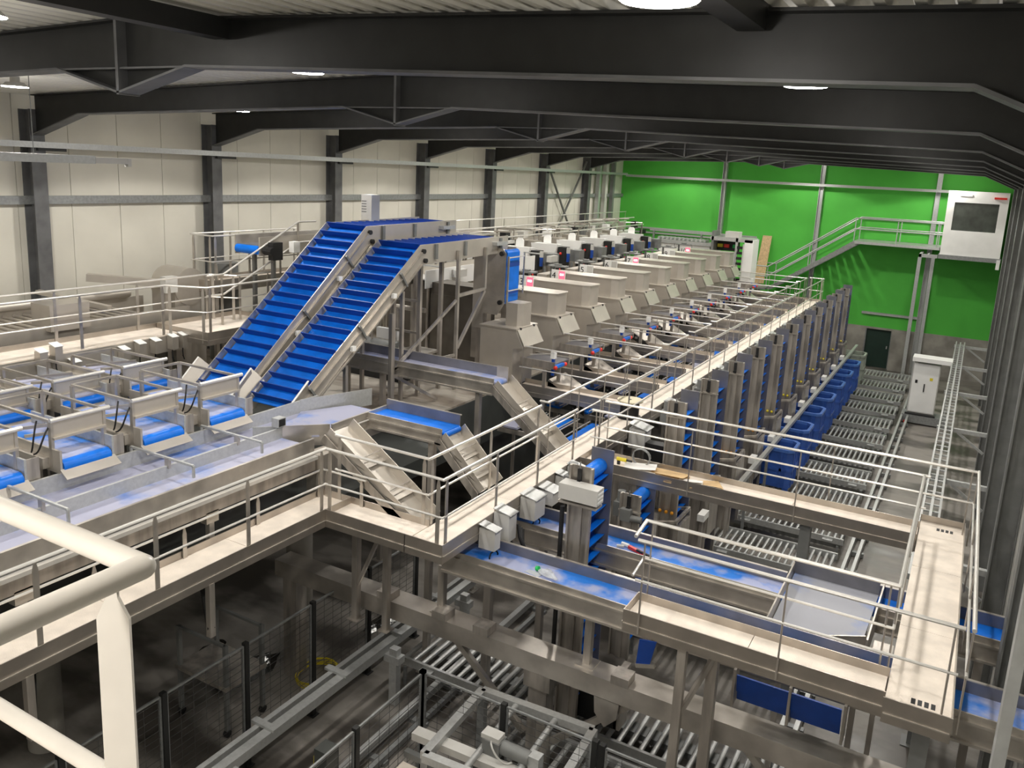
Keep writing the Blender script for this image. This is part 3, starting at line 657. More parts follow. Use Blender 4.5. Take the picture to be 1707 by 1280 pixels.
# ------------------------------------------------------------------ steep cleated conveyors
def cleated(label, x0, x1, yb, zb, yt, zt, ye, name='inclined_conveyor', tower=True):
    t = thing(name, label, 'conveyor', (x0, yb, 3.5), 'steep cleated conveyors'); L = math.hypot(yt-yb, zt-zb); c = (yt-yb)/L; s = (zt-zb)/L
    def P(u, n): return (yb+c*u-s*n, zb+s*u+c*n)          # along slope, normal to slope
    top = .13; dep = .34
    ze = zt+.02
    for x, m, nm in ((x0-.02, STEEL, 'left_side_plate'), (x1, STEEL, 'right_side_plate')):
        poly = [P(-.25, -dep*.5), P(-.25, top), P(L, top), (ye, ze+.12), (ye, ze-dep+.06), (yt+.10, zt-dep+.03), P(L-.16, -dep+.1)]
        MB().prism(poly, 'x', x, x+.02).build(nm, STEELB, t)
    xr = x1+.02
    b = MB(); q0 = P(-.2, -.02); q1 = P(L-.05, -.02); b.bar((xr+.02, *q0), (xr+.02, *q1), .04, .03, (0, -s, c)); q0 = P(-.2, -.22); q1 = P(L-.2, -.22); b.bar((xr+.02, *q0), (xr+.02, *q1), .04, .03, (0, -s, c)); b.build('edge_flange', STEEL, t)
    for u in (.08, .45, .8):
        a = P(L*u, top-.02); d = P(L*u+.02, -.25); MB().bar((xr+.03, *a), (xr+.03, *d), .05, .04).build('stiffener', COLR, t)
    for u in (.05, .36, .7):
        a = P(L*u, -.10); MB().box(xr+.02, xr+.09, a[0]-.05, a[0]+.05, a[1]-.04, a[1]+.05).build('bolt_bracket', WHITE, t)
    b = MB()
    for q in (P(L-.02, -.02), P(L-.08, -.22)): b.tube((xr, *q), (xr+.06, *q), .05, 10)
    b.build('bearing', BLACK, t, True)
    bl = MB().plate([(x0+.02, *P(-.1, 0)), (x1, *P(-.1, 0)), (x1, *P(L, 0)), (x0+.02, *P(L, 0))], .02).build('belt', BLUE, t)
    bl2 = MB().box(x0+.02, x1, yt, ye, zt-.02, zt).build('top_belt', BLUE, t)
    def fl():
        f = MB(); f.bar((0, -s*.0, c*.0), (0, -s*.165-c*.015, c*.165-s*.015), x1-x0-.06, .014, (0, c, s)); return f
    n = int(L/.25); key = 'cleat_%.2f_%.2f' % (x1-x0, s)
    me = cmesh(key, fl, FLIGHT)
    for i in range(n+1):
        q = P(i*(L/n), 0); inst(me, 'flight', bl, ((x0+x1)/2+.01, *q))
    def fl2():
        f = MB(); f.box(-(x1-x0-.06)/2, (x1-x0-.06)/2, -.007, .007, 0, .105); return f
    me2 = cmesh('cleat_top_%.2f' % (x1-x0), fl2, FLIGHT); y = yt+.2
    while y < ye-.1: inst(me2, 'flight', bl2, ((x0+x1)/2+.01, y, zt)); y += .25
    def lf():
        f = MB(); f.prism([(0, 0), (.05, .12), (.10, .02)], 'x', 0, .004); return f
    b = MB()   # guide lips at the foot
    a0 = P(.05, .05); 
    for xx, dx in ((x0+.02, .30), (x1, -.26)):
        p0 = P(-.5, .02); p1 = P(.35, .06); p2 = P(.35, .34); p3 = P(-.5, .30)
        MB().plate([(xx, *p0), (xx, *p1), (xx-dx*.5, *p2), (xx-dx*.5, *p3)], .015).build('feed_guide', STEELB, t)
        MB().plate([(xx-dx*.5, *p3), (xx-dx*.5, *p2), (xx-dx*.62, *p2), (xx-dx*.62, *p3)], .012).build('guide_lip', WHITE, t)
    for u in (.30, .78):
        q = P(L*u, -.3)
        for x in (x0+.05, x1-.02): MB().box(x-.035, x+.035, q[0]-.035, q[0]+.035, 3.5, q[1]).build('leg', STEEL, t)
    if tower:
        for y in (15.35, 16.5):
            MB().box(x1+.03, x1+.10, y-.035, y+.035, 3.5 if y < 16 else zt-1.05, zt-.08).build('tower_post', STEEL, t)
        MB().bar((x1+.065, 15.35, zt-1.10), (x1+.065, 16.5, zt-1.05), .06, .07).build('tower_rail', STEEL, t)
        MB().bar((x1+.065, 15.40, zt-2.3), (x1+.065, 16.5, zt-1.1), .06, .07).build('tower_diagonal', STEEL, t)
        MB().bar((x1+.065, 13.0, zt-2.35), (x1+.065, 15.3, zt-2.45), .05, .06).build('tower_tie', STEEL, t)
        MB().bar((x1+.065, 13.0, zt-2.40), (x1+.065, 15.3, zt-1.2), .05, .06).build('tower_diagonal', STEELD, t)
        MB().bar((x1+.065, 13.0, zt-2.45), (x1+.3, 14.3, 3.55), .05, .06).build('tower_diagonal', STEEL, t)
        MB().box(x1+.02, x1+.10, 12.95, 13.06, 3.5, zt-1.2).build('tower_post', STEELD, t)
    for y in (yt+.45, yt+1.6, ye-.4):
        if y < ye: MB().box(xr, xr+.05, y-.04, y+.04, zt-.22, zt+.10).build('top_stiffener', COLR, t)
    MB().box(xr, xr+.14, ye-.75, ye-.25, zt-.06, zt+.02).build('belt_adjuster', GALV, t)
    return t
cleated('left steep blue cleated conveyor rising to the upper platform', -12.38, -11.28, 10.35, 4.25, 13.85, 7.06, 17.2, tower=False)
cleated('right steep blue cleated conveyor with a steel tower under its top', -11.12, -10.02, 10.45, 4.2, 14.05, 6.76, 17.6)
t = thing('control_box', 'upright grey louvred box behind the left steep conveyor', 'box', (-12.1, 15.3, 6.9))
MB().box(-12.6, -12.3, 15.2, 15.5, 6.95, 7.75).build('box_body', LGREY, t)
for i in range(5): MB().box(-12.58, -12.45, 15.19, 15.2, 7.35+i*.06, 7.37+i*.06).build('louvre', COLR, t)
for x in (-12.58, -12.35): MB().box(x, x+.03, 15.3, 15.35, 3.5, 6.95).build('leg', STEELD, t)
# short vertical belt head after the right steep conveyor
t = thing('belt_drop_head', 'upright blue belt head with a steel side plate beyond the right steep conveyor', 'conveyor', (-10.200, 17.2, 3.5))
for yy, nm in ((17.12, 'near_side_plate'), (17.76, 'far_side_plate')): MB().prism([(-10.380, 6.45), (-10.200, 6.62), (-9.850, 6.62), (-9.760, 6.5), (-9.760, 5.3), (-9.950, 5.0), (-10.380, 5.0)], 'y', yy, yy+.03).build(nm, STEEL, t)
MB().box(-9.780, -9.740, 17.15, 17.76, 5.34, 6.52).build('belt', BLUE, t)
for z in (5.36, 6.50): MB().tube((-9.830, 17.15, z), (-9.830, 17.76, z), .09, 14).build('roller', BLUE, t, True)
for z in (5.52, 6.18): MB().box(-9.740, -9.735, 17.15, 17.76, z, z+.10).build('belt_seam', FLIGHT, t)
for z in (5.62, 6.42): MB().tube((-9.650, 17.08, z), (-9.650, 17.85, z), .016, 8).build('guard_rod', RAIL, t, True)
MB().bar((-9.650, 17.84, 5.5), (-9.650, 17.84, 6.5), .03, .03).build('guard_upright', STEEL, t); MB().bar((-9.670, 17.10, 5.25), (-9.670, 17.10, 6.45), .04, .04).build('guard_upright', STEEL, t)
for z in (5.32, 6.5): MB().tube((-9.860, 17.06, z), (-9.860, 17.12, z), .06, 8).build('bearing', BLACK, t, True)
MB().box(-10.700, -10.400, 17.2, 17.6, 4.6, 6.5).build('back_housing', STEELB, t); MB().box(-10.600, -10.300, 17.25, 17.45, 3.5, 5.0).build('leg', STEELD, t)

# ------------------------------------------------------------------ hopper weighing machines
def text_mesh(s, size, m):
    key = 'digits_'+s
    if key in CACHE: return CACHE[key]
    cu = bpy.data.curves.new(key, 'FONT'); cu.body = s; cu.size = size; cu.extrude = .002
    o = bpy.data.objects.new(key, cu); COL.objects.link(o)
    dg = bpy.context.evaluated_depsgraph_get(); me = bpy.data.meshes.new_from_object(o.evaluated_get(dg))
    bpy.data.objects.remove(o); me.materials.clear(); me.materials.append(m)
    me.transform(Matrix.Rotation(math.pi/2, 4, 'X')); CACHE[key] = me; return me
NUM = ['1', '2', '3', '4', '5', '6', '7', '8', '9', '10']
for k in range(10):
    y = 16.4+PITCH_Y*k
    lab = 'nearest hopper machine with a narrow upright box and slanted door' if k == 0 else ('hopper machine behind the nearest one, its number hidden' if k == 1 else '%s hopper machine from the near end, its sign showing its number' % ORD[k])
    t = thing('hopper_machine', lab, 'machine', (-9.6, y, 3.5), 'hopper machines')
    xl = -9.95 if k == 0 else -10.6
    poly = [(xl, 3.5), (-9.05, 3.5), (-9.05, 4.40), (-8.80, 4.46), (-9.0, 4.86), (xl, 4.86)]
    MB().prism(poly, 'y', y, y+1.0).build('body', STEELB, t)
    dr = MB().plate([(-8.775, y+.03, 4.47), (-8.775, y+.97, 4.47), (-8.985, y+.97, 4.85), (-8.985, y+.03, 4.85)], -.02).build('slanted_door', STEELB, t)
    MB().box(xl-.02, -8.97, y-.03, y+1.03, 4.855, 4.885).build('lid_edge', STEELB, t)
    for yy in (y+.15, y+.80): MB().box(-9.0, -8.95, yy, yy+.05, 4.84, 4.89).build('hinge', BLACK, dr)
    if k == 0:
        MB().prism([(-9.42, y+.25), (-9.12, y+.25), (-9.02, y+.38), (-9.02, y+.75), (-9.42, y+.75)], 'z', 4.885, 5.43).build('hopper_box', STEELB, t)
    else:
        MB().prism([(-11.3, y+.14), (-9.32, y+.14), (-9.12, y+.24), (-9.08, y+.70), (-9.14, y+.86), (-11.3, y+.86)], 'z', 4.885, 5.43).build('hopper_box', STEELB, t)
        MB().prism([(-11.34, y+.12), (-9.31, y+.12), (-9.09, y+.22), (-9.05, y+.71), (-9.12, y+.88), (-11.34, y+.88)], 'z', 5.43, 5.45).build('hopper_lid', STEELB, t)
        MB().box(-10.35, -10.1, y+.132, y+.14, 5.25, 5.27).build('handle', STEELD, t)
    if k >= 2:
        sg = MB().box(-11.27, -10.81, y+.05, y+.10, 5.20, 5.54).build('number_sign', WHITE, t)
        inst(text_mesh(NUM[k], .27, BLACK), 'number', sg, (-11.25, y+.045, 5.28))
        ds = MB().box(-11.01, -10.82, y+.04, y+.05, 5.26, 5.51).build('display', DISPLAY if k not in (4, 5, 7, 8) else LGREY, t)
        if k not in (4, 5, 7, 8): MB().box(-10.98, -10.85, y+.035, y+.04, 5.38, 5.44).build('display_digits', DISPLAYW, ds)
        b = MB(); b.box(-11.5, -10.9, y+.2, y+.5, 5.60, 5.64); b.box(-11.3, -11.1, y+.28, y+.42, 5.64, 5.69); b.box(-11.45, -11.40, y+.3, y+.4, 5.2, 5.6); b.build('load_cell_cover', COLR, t)
        MB().box(-11.9, -11.55, y+.3, y+1.5, 5.05, 5.32).build('infeed_channel', STEELB, t)
        MB().box(-11.8, -11.65, y+.5, y+.9, 3.5, 5.05).build('infeed_post', STEELD, t)
    # outlet belt, sensor and stop buttons under the door
    MB().box(-8.85, -8.0, y+.15, y+.85, 4.16, 4.19).build('outlet_belt', BLUEWALL, t)
    MB().box(-8.9, -8.0, y+.10, y+.15, 4.06, 4.22).build('outlet_side', STEELD, t); MB().box(-8.9, -8.0, y+.85, y+.90, 4.06, 4.22).build('outlet_side', STEELD, t)
    MB().box(-8.13, -8.03, y+.12, y+.24, 4.3, 4.46).build('sensor', WHITE, t); MB().box(-8.11, -8.05, y+.15, y+.21, 3.9, 4.3).build('sensor_post', FLIGHT, t)
    MB().tube((-8.7, y+.2, 4.30), (-8.12, y+.2, 4.40), .012, 6).build('sensor_rod', RAIL, t)
    for x, yy in ((-7.95, y+.05), (-7.95, y+.55)): MB().ball((x, yy, 4.12), .05, 10, 6).build('stop_button', RED, t, True)
    MB().box(-8.02, -7.94, y+.12, y+.50, 4.10, 4.16).build('blue_guard', BLUE, t)
    for yy in (y+.1, y+.85): MB().box(-8.3, -8.22, yy, yy+.06, 2.9, 4.06).build('outlet_leg', STEELD, t)
    # sloping grey sheet belt falling toward the catwalk
    ya, yb2 = y+.66, y+1.56
    lc = 'sloping grey sheet belt after the %s hopper machine, falling toward the catwalk' % ORD[k]
    c = thing('sloping_belt', lc, 'conveyor', (-8.2, ya, 3.0), 'sloping grey belts')
    if k < 3: xa, za = -8.4, 3.66
    else: xa, za = -8.95, 3.98
    MB().plate([(xa, ya, za), (-7.42, ya, 3.14), (-7.42, yb2, 3.14), (xa, yb2, za)], .05).build('belt', STEEL if k > 2 else STEELD, c)
    MB().plate([(xa, ya-.03, za-.01), (-7.42, ya-.03, 3.13), (-7.42, ya-.03, 2.95), (xa, ya-.03, za-.19)], .03).build('side_rail', DARK, c)
    for u in (.25, .55, .85): MB().box(xa+(-7.42-xa)*u-.04, xa+(-7.42-xa)*u+.04, ya-.08, ya-.03, za+(3.14-za)*u-.10, za+(3.14-za)*u-.04).build('clip', GALV, c)
    for u in (.1, .9): MB().box(xa+(-7.42-xa)*u-.03, xa+(-7.42-xa)*u+.03, ya+.3, ya+.36, 0, za+(3.14-za)*u-.06).build('leg', STEELD, c)
    # collecting belts along the catwalk side
    c = thing('collecting_conveyor', 'low blue collecting belt between the %s stub walkway and the next' % ORD[k], 'conveyor', (-7.0, y-1.2, 2.6), 'collecting belts')
    y0, y1 = y-1.35, y+.02
    for i, x in enumerate((-8.45, -7.7, -6.95)):
        MB().box(x, x+.34, y0, y1, 2.98, 3.02).build('belt', BLUE if (i+k) % 3 else LILAC, c)
        for dx in (-.05, .36, .44): MB().tube((x+dx, y0, 3.05), (x+dx, y1, 3.05), .014, 6).build('guide_rod', RAIL, c)
    for yy in (y0, y1-.06): MB().box(-8.6, -6.3, yy, yy+.06, 2.86, 2.96).build('cross_member', STEELD, c)
    for x in (-8.5, -6.4): MB().box(x, x+.06, y0+.5, y0+.56, 0, 2.86).build('leg', STEELD, c)

# ------------------------------------------------------------------ white headed sorting units
for k in range(6):
    y = 24.4+PITCH_Y*k
    t = thing('sorting_unit', '%s white sorting unit behind the hopper machines, counted from the near end' % ORD[k], 'machine', (-13.4, y, 3.5), 'white sorting units')
    MB().prism([(-14.08, 5.92), (-13.0, 5.95), (-13.22, 5.22), (-13.46, 5.22), (-13.36, 5.62), (-14.02, 5.60)], 'y', y, y+.06).build('front_panel', WHITE, t)
    MB().box(-14.05, -13.06, y+.06, y+.5, 5.62, 5.915).build('top_housing', WHITE, t)
    MB().prism([(-13.75, 5.93), (-13.45, 5.93), (-13.45, 6.12), (-13.52, 6.20), (-13.68, 6.20), (-13.75, 6.12)], 'y', y+.35, y+.39).build('tag_board', WHITE, t)
    b = MB(); b.box(-13.02, -12.75, y+.1, y+.5, 5.2, 5.85); b.build('motor_housing', DARK, t)
    MB().box(-12.72, -12.35, y+.45, y+.9, 5.35, 5.75).build('grey_box', COLR, t)
    for z in (5.62, 5.05): MB().ball((-12.9, y+.06, z), .05, 8, 5).build('red_knob', RED, t, True)
    MB().tube((-12.62, y+.12, 5.65), (-12.62, y+.12, 5.85), .07, 8).build('filter_bowl', LGREY, t, True); MB().tube((-12.62, y+.12, 5.35), (-12.62, y+.12, 5.65), .06, 8).build('filter_base', FLIGHT, t, True)
    b = MB(); b.box(-13.2, -12.9, y+.0, y+.5, 4.5, 5.1); b.build('lower_gearbox', BLACK, t)
    MB().box(-13.22, -13.08, y-.04, y+.04, 5.1, 5.2).build('white_cap', WHITE, t)
    for x in (-13.9, -12.45):
        for yy in (y+.1, y+.8): MB().box(x-.03, x+.03, yy-.03, yy+.03, 3.5, 5.5 if x < -13 else 5.35).build('leg', COLR, t)
    MB().box(-13.9, -12.4, y+.05, y+.85, 4.3, 4.5).build('base_frame', DARK, t)
    MB().box(-15.0, -14.1, y+.3, y+.9, 5.4, 5.95).build('back_cabinet', STEELB, t); MB().box(-14.9, -14.2, y+.4, y+.8, 3.5, 5.4).build('cabinet_stand', STEELD, t)

# ------------------------------------------------------------------ upper background: platforms, conveyors and clutter along the left wall
walkway('upper beige platform behind the left steep conveyor', -15.6, -14.9, 12.8, 16.2, 5.6, 'y', 1.7, (1, 1, 1, 1))
railing('rail around the upper platform behind the left steep conveyor', [(-14.9, 16.0), (-14.9, 12.85), (-15.6, 12.85), (-15.6, 16.2)], 5.6, 1.1, (.52,), 1.2, .02)
for i, (x, y) in enumerate(((-15.5, 13.0), (-15.0, 13.0), (-15.5, 16.0), (-15.0, 16.0))):
    leg('%s leg of the upper platform behind the left steep conveyor' % ORD[i], x, y, 3.5, 5.43, .09, STEEL, group='upper platform legs')
t = thing('stair_rail', 'sloping stair rail between the upper platform and the left walkway', 'railing', (-14.0, 12.2, 4.9))
for dz in (0, .48):
    MB().path([(-14.0, 11.9, 5.55+dz*.9), (-14.0, 12.35, 5.55+dz*.9), (-14.0, 14.6, 6.55+dz), (-14.0, 15.2, 6.55+dz)], .022).build('rail', RAIL, t, True)
for y, z in ((12.3, 5.9), (14.6, 7.0)): MB().box(-14.03, -13.97, y-.01, y+.01, 3.6, z).build('post', STEEL, t)
t = thing('belt_conveyor', 'small conveyor with a blue end roller on the upper platform', 'conveyor', (-14.2, 13.4, 5.3), 'belt conveyors')
MB().tube((-14.75, 13.45, 6.42), (-14.05, 13.45, 6.42), .10, 14).build('end_roller', BLUE, t, True)
MB().box(-14.75, -14.05, 13.45, 17.5, 6.40, 6.52).build('belt', BLUEWALL, t); MB().box(-14.80, -14.76, 13.4, 17.5, 6.3, 6.72).build('side_wall', STEEL, t); MB().box(-14.04, -14.0, 13.4, 17.5, 6.3, 6.72).build('side_wall', STEELB, t)
b = MB(); b.tube((-13.95, 13.5, 6.42), (-13.7, 13.5, 6.42), .09, 10); b.box(-13.95, -13.8, 13.6, 13.9, 6.2, 6.6); b.build('drive', BLACK, t)
for y in (13.9, 16.5):
    for x in (-14.7, -14.1): MB().box(x-.04, x+.04, y-.04, y+.04, 3.5, 6.3).build('leg', COLR, t)
MB().box(-13.9, -13.75, 14.2, 14.4, 6.35, 6.6).build('junction_box', WHITE, t)
# long conveyors and rails that run back along the left side
for i, (x, y0, y1, z) in enumerate(((-14.6, 18.2, 24.0, 5.9), (-15.9, 17.5, 40.5, 5.55), (-12.6, 17.4, 23.4, 5.6))):
    t = thing('back_conveyor', ('pale trough conveyor behind the right steep conveyor', 'long pale conveyor along the left wall toward the green wall', 'steel trough leading from the steep conveyors to the white sorting units')[i], 'conveyor', (x, y0, z-.3), 'background conveyors')
    MB().box(x-.3, x+.3, y0, y1, z-.03, z).build('belt', LGREY, t)
    for dx in (-.33, .30): MB().box(x+dx, x+dx+.03, y0, y1, z-.25, z+.22).build('side_wall', STEELB if dx < 0 else WHITE, t)
    n = int((y1-y0)/2.5)
    for j in range(n+1):
        yy = y0+.2+j*(y1-y0-.4)/max(1, n)
        for dx in (-.28, .22): MB().box(x+dx, x+dx+.06, yy, yy+.06, 3.5, z-.2).build('leg', STEELD, t)
        MB().box(x-.32, x+.33, yy+.6, yy+.66, z+.22, z+.26).build('cross_tie', GALV, t)
        MB().box(x+.34, x+.50, yy+1.0, yy+1.5, z-.05, z+.15).build('drive_box', BLACK if j % 2 else LGREY, t)
railing('thin rail along the left wall above the background machines', [(-16.2, 18.0), (-16.2, 40.8)], 5.55, 1.05, (.5,), 2.5, .02)
railing('second background rail nearer the white sorting units', [(-14.95, 24.2), (-14.95, 36.5)], 5.2, 1.0, (.5,), 2.2, .018)
for i in range(6):
    y = 19.5+i*3.3; z = 5.9
    t = thing('valve_frame', '%s angled pipe frame among the background machines by the left wall' % ORD[i], 'frame', (-15.2, y, 5.3), 'pipe frames')
    MB().bar((-15.3, y, 3.5), (-15.3, y, z+.5), .05, .05).build('upright', STEEL, t); MB().bar((-15.3, y, z+.45), (-14.6, y, z+.45), .05, .05).build('top_bar', STEEL, t)
    MB().bar((-15.3, y, z), (-14.75, y, z+.42), .04, .04).build('diagonal', STEEL, t); MB().box(-15.15, -14.85, y+.05, y+.3, z-.1, z+.2).build('motor', BLACK if i % 2 else COLR, t)
    MB().bar((-14.6, y, 3.5), (-14.6, y, z+.45), .04, .04).build('upright', STEELD, t)
t = thing('cabinet', 'tall grey louvred cabinet behind the blue upper belt', 'cabinet', (-13.9, 19.5, 3.5), 'electrical cabinets')
MB().box(-14.0, -13.7, 19.4, 19.75, 3.5, 6.95).build('body', LGREY, t)
for i in range(5): MB().box(-13.98, -13.72, 19.39, 19.4, 6.45+i*.08, 6.48+i*.08).build('louvre', COLR, t)

t = thing('pipe_rack', 'tangle of thin pipes and cross tubes over the background machines by the left wall', 'pipes', (-14.8, 19, 3.5))
rnd = random.Random(5)
for x, z in ((-15.25, 6.25), (-14.85, 6.45), (-14.35, 6.15)): MB().tube((x, 18.5, z), (x, 38.5, z), .03, 7).build('pipe', RAIL, t, True)
for i in range(13):
    y = 18.9+i*1.55; z = 6.15+rnd.random()*.3
    MB().tube((-15.3, y, z), (-14.2, y+rnd.random()*.5, z+.05), .028, 7).build('cross_tube', STEEL, t, True)
    b = MB(); h = rnd.random(); b.box(-15.0+h*.4, -14.75+h*.4, y+.3, y+.62, 6.0, 6.22+h*.12); b.build('valve_box', (BLACK, LGREY, WHITE, STEELB)[i % 4], t)
for y in (18.6, 24, 31, 38.3):
    for x in (-15.27, -14.33): MB().box(x-.03, x+.03, y-.03, y+.03, 3.5, 6.2).build('post', STEELD, t)
# machines under the steep conveyors (dark clutter behind the tower)
t = thing('grader_body', 'large stainless machine body in painted shade behind the steel tower', 'machine', (-11.4, 17.8, 3.5))
MB().box(-13.6, -10.75, 17.7, 18.4, 3.5, 5.5).build('body', SHADESTEEL, t); MB().box(-13.0, -11.0, 17.68, 17.7, 3.7, 5.2).build('access_panel', SHADESTEEL, t)
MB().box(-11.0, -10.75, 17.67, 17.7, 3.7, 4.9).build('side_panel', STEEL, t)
for i in range(2): MB().ball((-10.7, 17.8, 4.1+i*.5), .03, 6, 4).build('bolt', BLACK, t)
t = thing('pump_skid', 'dark pump skid with pipes under the steep conveyors', 'machine', (-12.2, 15.2, 3.5))
MB().box(-13.0, -11.2, 15.0, 16.2, 3.5, 3.75).build('skid', DARK, t); b = MB(); b.tube((-12.8, 15.4, 4.1), (-11.6, 15.4, 4.1), .26, 16); b.tube((-11.6, 15.4, 4.1), (-11.3, 15.4, 4.1), .16, 12); b.build('pump_body', COLR, t, True)
for x in (-12.6, -12.0, -11.5): MB().tube((x, 15.9, 3.75), (x, 15.9, 5.1), .05, 8).build('riser_pipe', STEEL, t, True)
MB().tube((-12.8, 15.9, 5.1), (-11.2, 15.9, 5.1), .06, 8).build('manifold', STEEL, t, True); MB().box(-11.9, -11.3, 14.95, 15.05, 4.5, 4.75).build('name_plate', WHITE, t)
t = thing('frame_stand', 'open steel stand beneath the right steep conveyor', 'frame', (-10.9, 14.6, 3.5))
for x, y in ((-11.0, 14.4), (-10.3, 14.4), (-11.0, 15.2), (-10.3, 15.2)): MB().box(x-.04, x+.04, y-.04, y+.04, 3.5, 6.4).build('post', STEELD, t)
for z in (4.1, 4.9, 5.6): MB().bar((-11.0, 14.4, z), (-10.3, 14.4, z), .05, .05).build('rail', STEEL, t)
MB().box(-11.0, -10.3, 14.4, 15.2, 4.35, 4.40).build('shelf', STEEL, t);

# ------------------------------------------------------------------ far left walkway and washer
FZ = 4.88
walkway('far left beige walkway with junction boxes along its edge', -14.75, -14.0, 2.0, 11.2, FZ, 'y', 1.8, (1, 0, 0, 0))
t = walkway('beige side platform stepping out beside the steep conveyors', -14.75, -13.2, 11.22, 13.4, FZ, 'y', 1.1, (1, 1, 1, 1))
railing('near rail of the far left walkway', [(-14.02, 2.0), (-14.02, 10.9), (-13.25, 11.25), (-13.25, 13.3)], FZ, 1.0, (.5,), 1.8, .021)
railing('far rail of the far left walkway', [(-14.74, 2.0), (-14.74, 12.6), (-14.2, 12.9), (-14.2, 13.9)], FZ, 1.0, (.5,), 1.8, .021)
MB_f = MB().box(-14.02, -13.98, 2.0, 11.2, FZ-.34, FZ-.02); tag(MB_f.build('fascia', STEELB), 'pale fascia channel along the far left walkway edge', 'trim')
for i, y in enumerate((4.0, 7.0, 10.0, 12.8)):
    leg('%s leg under the far left walkway' % ORD[i], -14.4, y, 0 if y < 12.4 else 3.5, FZ-.17, .12, group='far left walkway legs')
JB = ('first', 'second', 'third', 'fourth', 'fifth', 'sixth', 'seventh', 'eighth')
for i, (y, z) in enumerate(((8.15, 5.0), (8.42, 5.06), (8.75, 4.72), (9.75, 4.78), (10.1, 4.84), (10.45, 4.84), (10.85, 4.86), (11.1, 4.86))):
    t = thing('junction_box', '%s small steel junction box along the far left walkway edge, counted from the left' % JB[i], 'junction box', (-13.9, y, z-.25), 'junction boxes by the far left walkway')
    MB().box(-13.98, -13.95, y+.04, y+.10, FZ-.3, z-.05).build('mount', STEELD, t); MB().box(-13.97, -13.80, y, y+.14, z-.26, z).build('box', STEELB, t); MB().plate([(-13.97, y-.01, z+.05), (-13.78, y-.01, z), (-13.78, y+.15, z), (-13.97, y+.15, z+.05)], .012).build('rain_lid', WHITE, t)
    cable([(-13.9, y+.07, z-.26), (-13.88, y+.02, z-.5), (-13.85, y+.12, z-.6), (-13.95, y+.1, z-.45)], .012).build('cable', CABLE, t, True)
t = thing('washer_tank', 'long beige washing tank with roller grid along the left wall', 'machine', (-15.9, 8, 3.0))
b = MB(); b.box(-15.2, -15.15, 2.0, 12.4, 4.2, 5.15); b.box(-16.78, -16.74, 2.0, 12.4, 4.2, 5.2); b.box(-16.75, -15.2, 2.0, 12.4, 4.2, 4.6); b.build('tank', STEELB, t)
me = cmesh('washer_bar', lambda: MB().tube((0, 0, 0), (1.5, 0, 0), .035, 8), STEEL, True)
for i in range(34): inst(me, 'roller', t, (-16.72, 4.6+i*.2, 5.1))
MB().tube((-16.7, 2, 5.3), (-16.7, 12.0, 5.3), .09, 10).build('supply_pipe', STEELB, t, True)
b = MB(); b.box(-15.6, -15.0, 9.1, 9.9, 5.05, 5.55); b.build('gear_cover', STEELB, t); MB().box(-15.55, -15.0, 6.1, 6.9, 5.05, 5.45).build('gear_cover', STEELB, t)
MB().bar((-16.7, 9.9, 5.55), (-15.1, 10.4, 5.35), .12, .08).build('cover_bar', STEELB, t); MB().bar((-16.7, 11.0, 5.75), (-15.4, 12.4, 5.6), .2, .16).build('cover_beam', STEELB, t)
MB().box(-16.6, -16.4, 10.36, 10.58, 5.2, 5.36).build('blue_tub', FLIGHT, t)
for y in (3.0, 6.5, 10.0):
    for x in (-16.7, -15.25): MB().box(x-.05, x+.05, y-.05, y+.05, 0, 4.2).build('leg', STEELD, t)
t = thing('drum_housing', 'beige round ended drum housing at the end of the washer', 'machine', (-15.6, 12.3, 4.6))
b = MB(); b.tube((-16.1, 12.55, 5.55), (-15.3, 12.55, 5.55), .42, 24); b.build('drum', STEELB, t, True); MB().box(-16.08, -15.32, 12.14, 12.96, 3.5, 5.55).build('drum_base', STEELB, t)
MB().box(-15.28, -15.1, 11.75, 12.05, 5.5, 5.85).build('terminal_box', LGREY, t); cable([(-15.2, 11.9, 5.5), (-15.2, 11.95, 5.3), (-15.15, 11.85, 5.2), (-15.2, 11.9, 5.0)], .015).build('cable', CABLE, t, True)
MB().box(-15.26, -15.18, 11.8, 11.9, 3.5, 5.5).build('post', STEELD, t)
t = thing('blower_pipe', 'fat grey vertical duct beside the second left column', 'duct', (-16.0, 14.0, 3.5))
MB().tube((-16.1, 14.2, 3.5), (-16.1, 14.2, 5.9), .36, 20).build('duct', COLR, t, True); MB().tube((-16.4, 14.2, 5.2), (-16.4, 20, 5.2), .1, 10).build('side_pipe', STEEL, t, True); MB().bar((-15.9, 13.9, 4.9), (-15.2, 13.2, 6.0), .05, .05).build('strut', STEELD, t)
MB().bar((-15.7, 13.6, 4.9), (-15.0, 13.0, 5.5), .05, .05).build('strut', STEELD, t)

# ------------------------------------------------------------------ junction boxes, cables and chute outlets along the catwalk
for i, (y, w, h, z) in enumerate(((9.35, .16, .30, 3.52), (9.75, .22, .42, 3.62), (10.55, .34, .34, 3.58), (11.15, .3, .22, 3.5), (11.75, .2, .25, 3.55), (12.2, .2, .25, 3.58))):
    t = thing('junction_box', '%s steel junction box hung on the catwalk edge, counted from the near corner' % JB[i], 'junction box', (-5.4, y, z-h), 'junction boxes on the catwalk edge')
    MB().box(-5.56, -5.30, y, y+w, z-h, z).build('box', LGREY, t); MB().plate([(-5.57, y-.01, z+.06), (-5.27, y-.01, z), (-5.27, y+w+.01, z), (-5.57, y+w+.01, z+.06)], .012).build('rain_lid', GALV, t)
    if i in (0, 1, 2, 4):
        b = MB(); c = Vector((-5.35, y+w/2, z-h-.16)); pts = [c+Vector((.02*math.sin(a*2), .10*math.cos(a), .13*math.sin(a))) for a in [j*math.pi/6 for j in range(25)]]
        b.path(pts, .011, 5); b.build('cable_loop', CABLE, t, True)
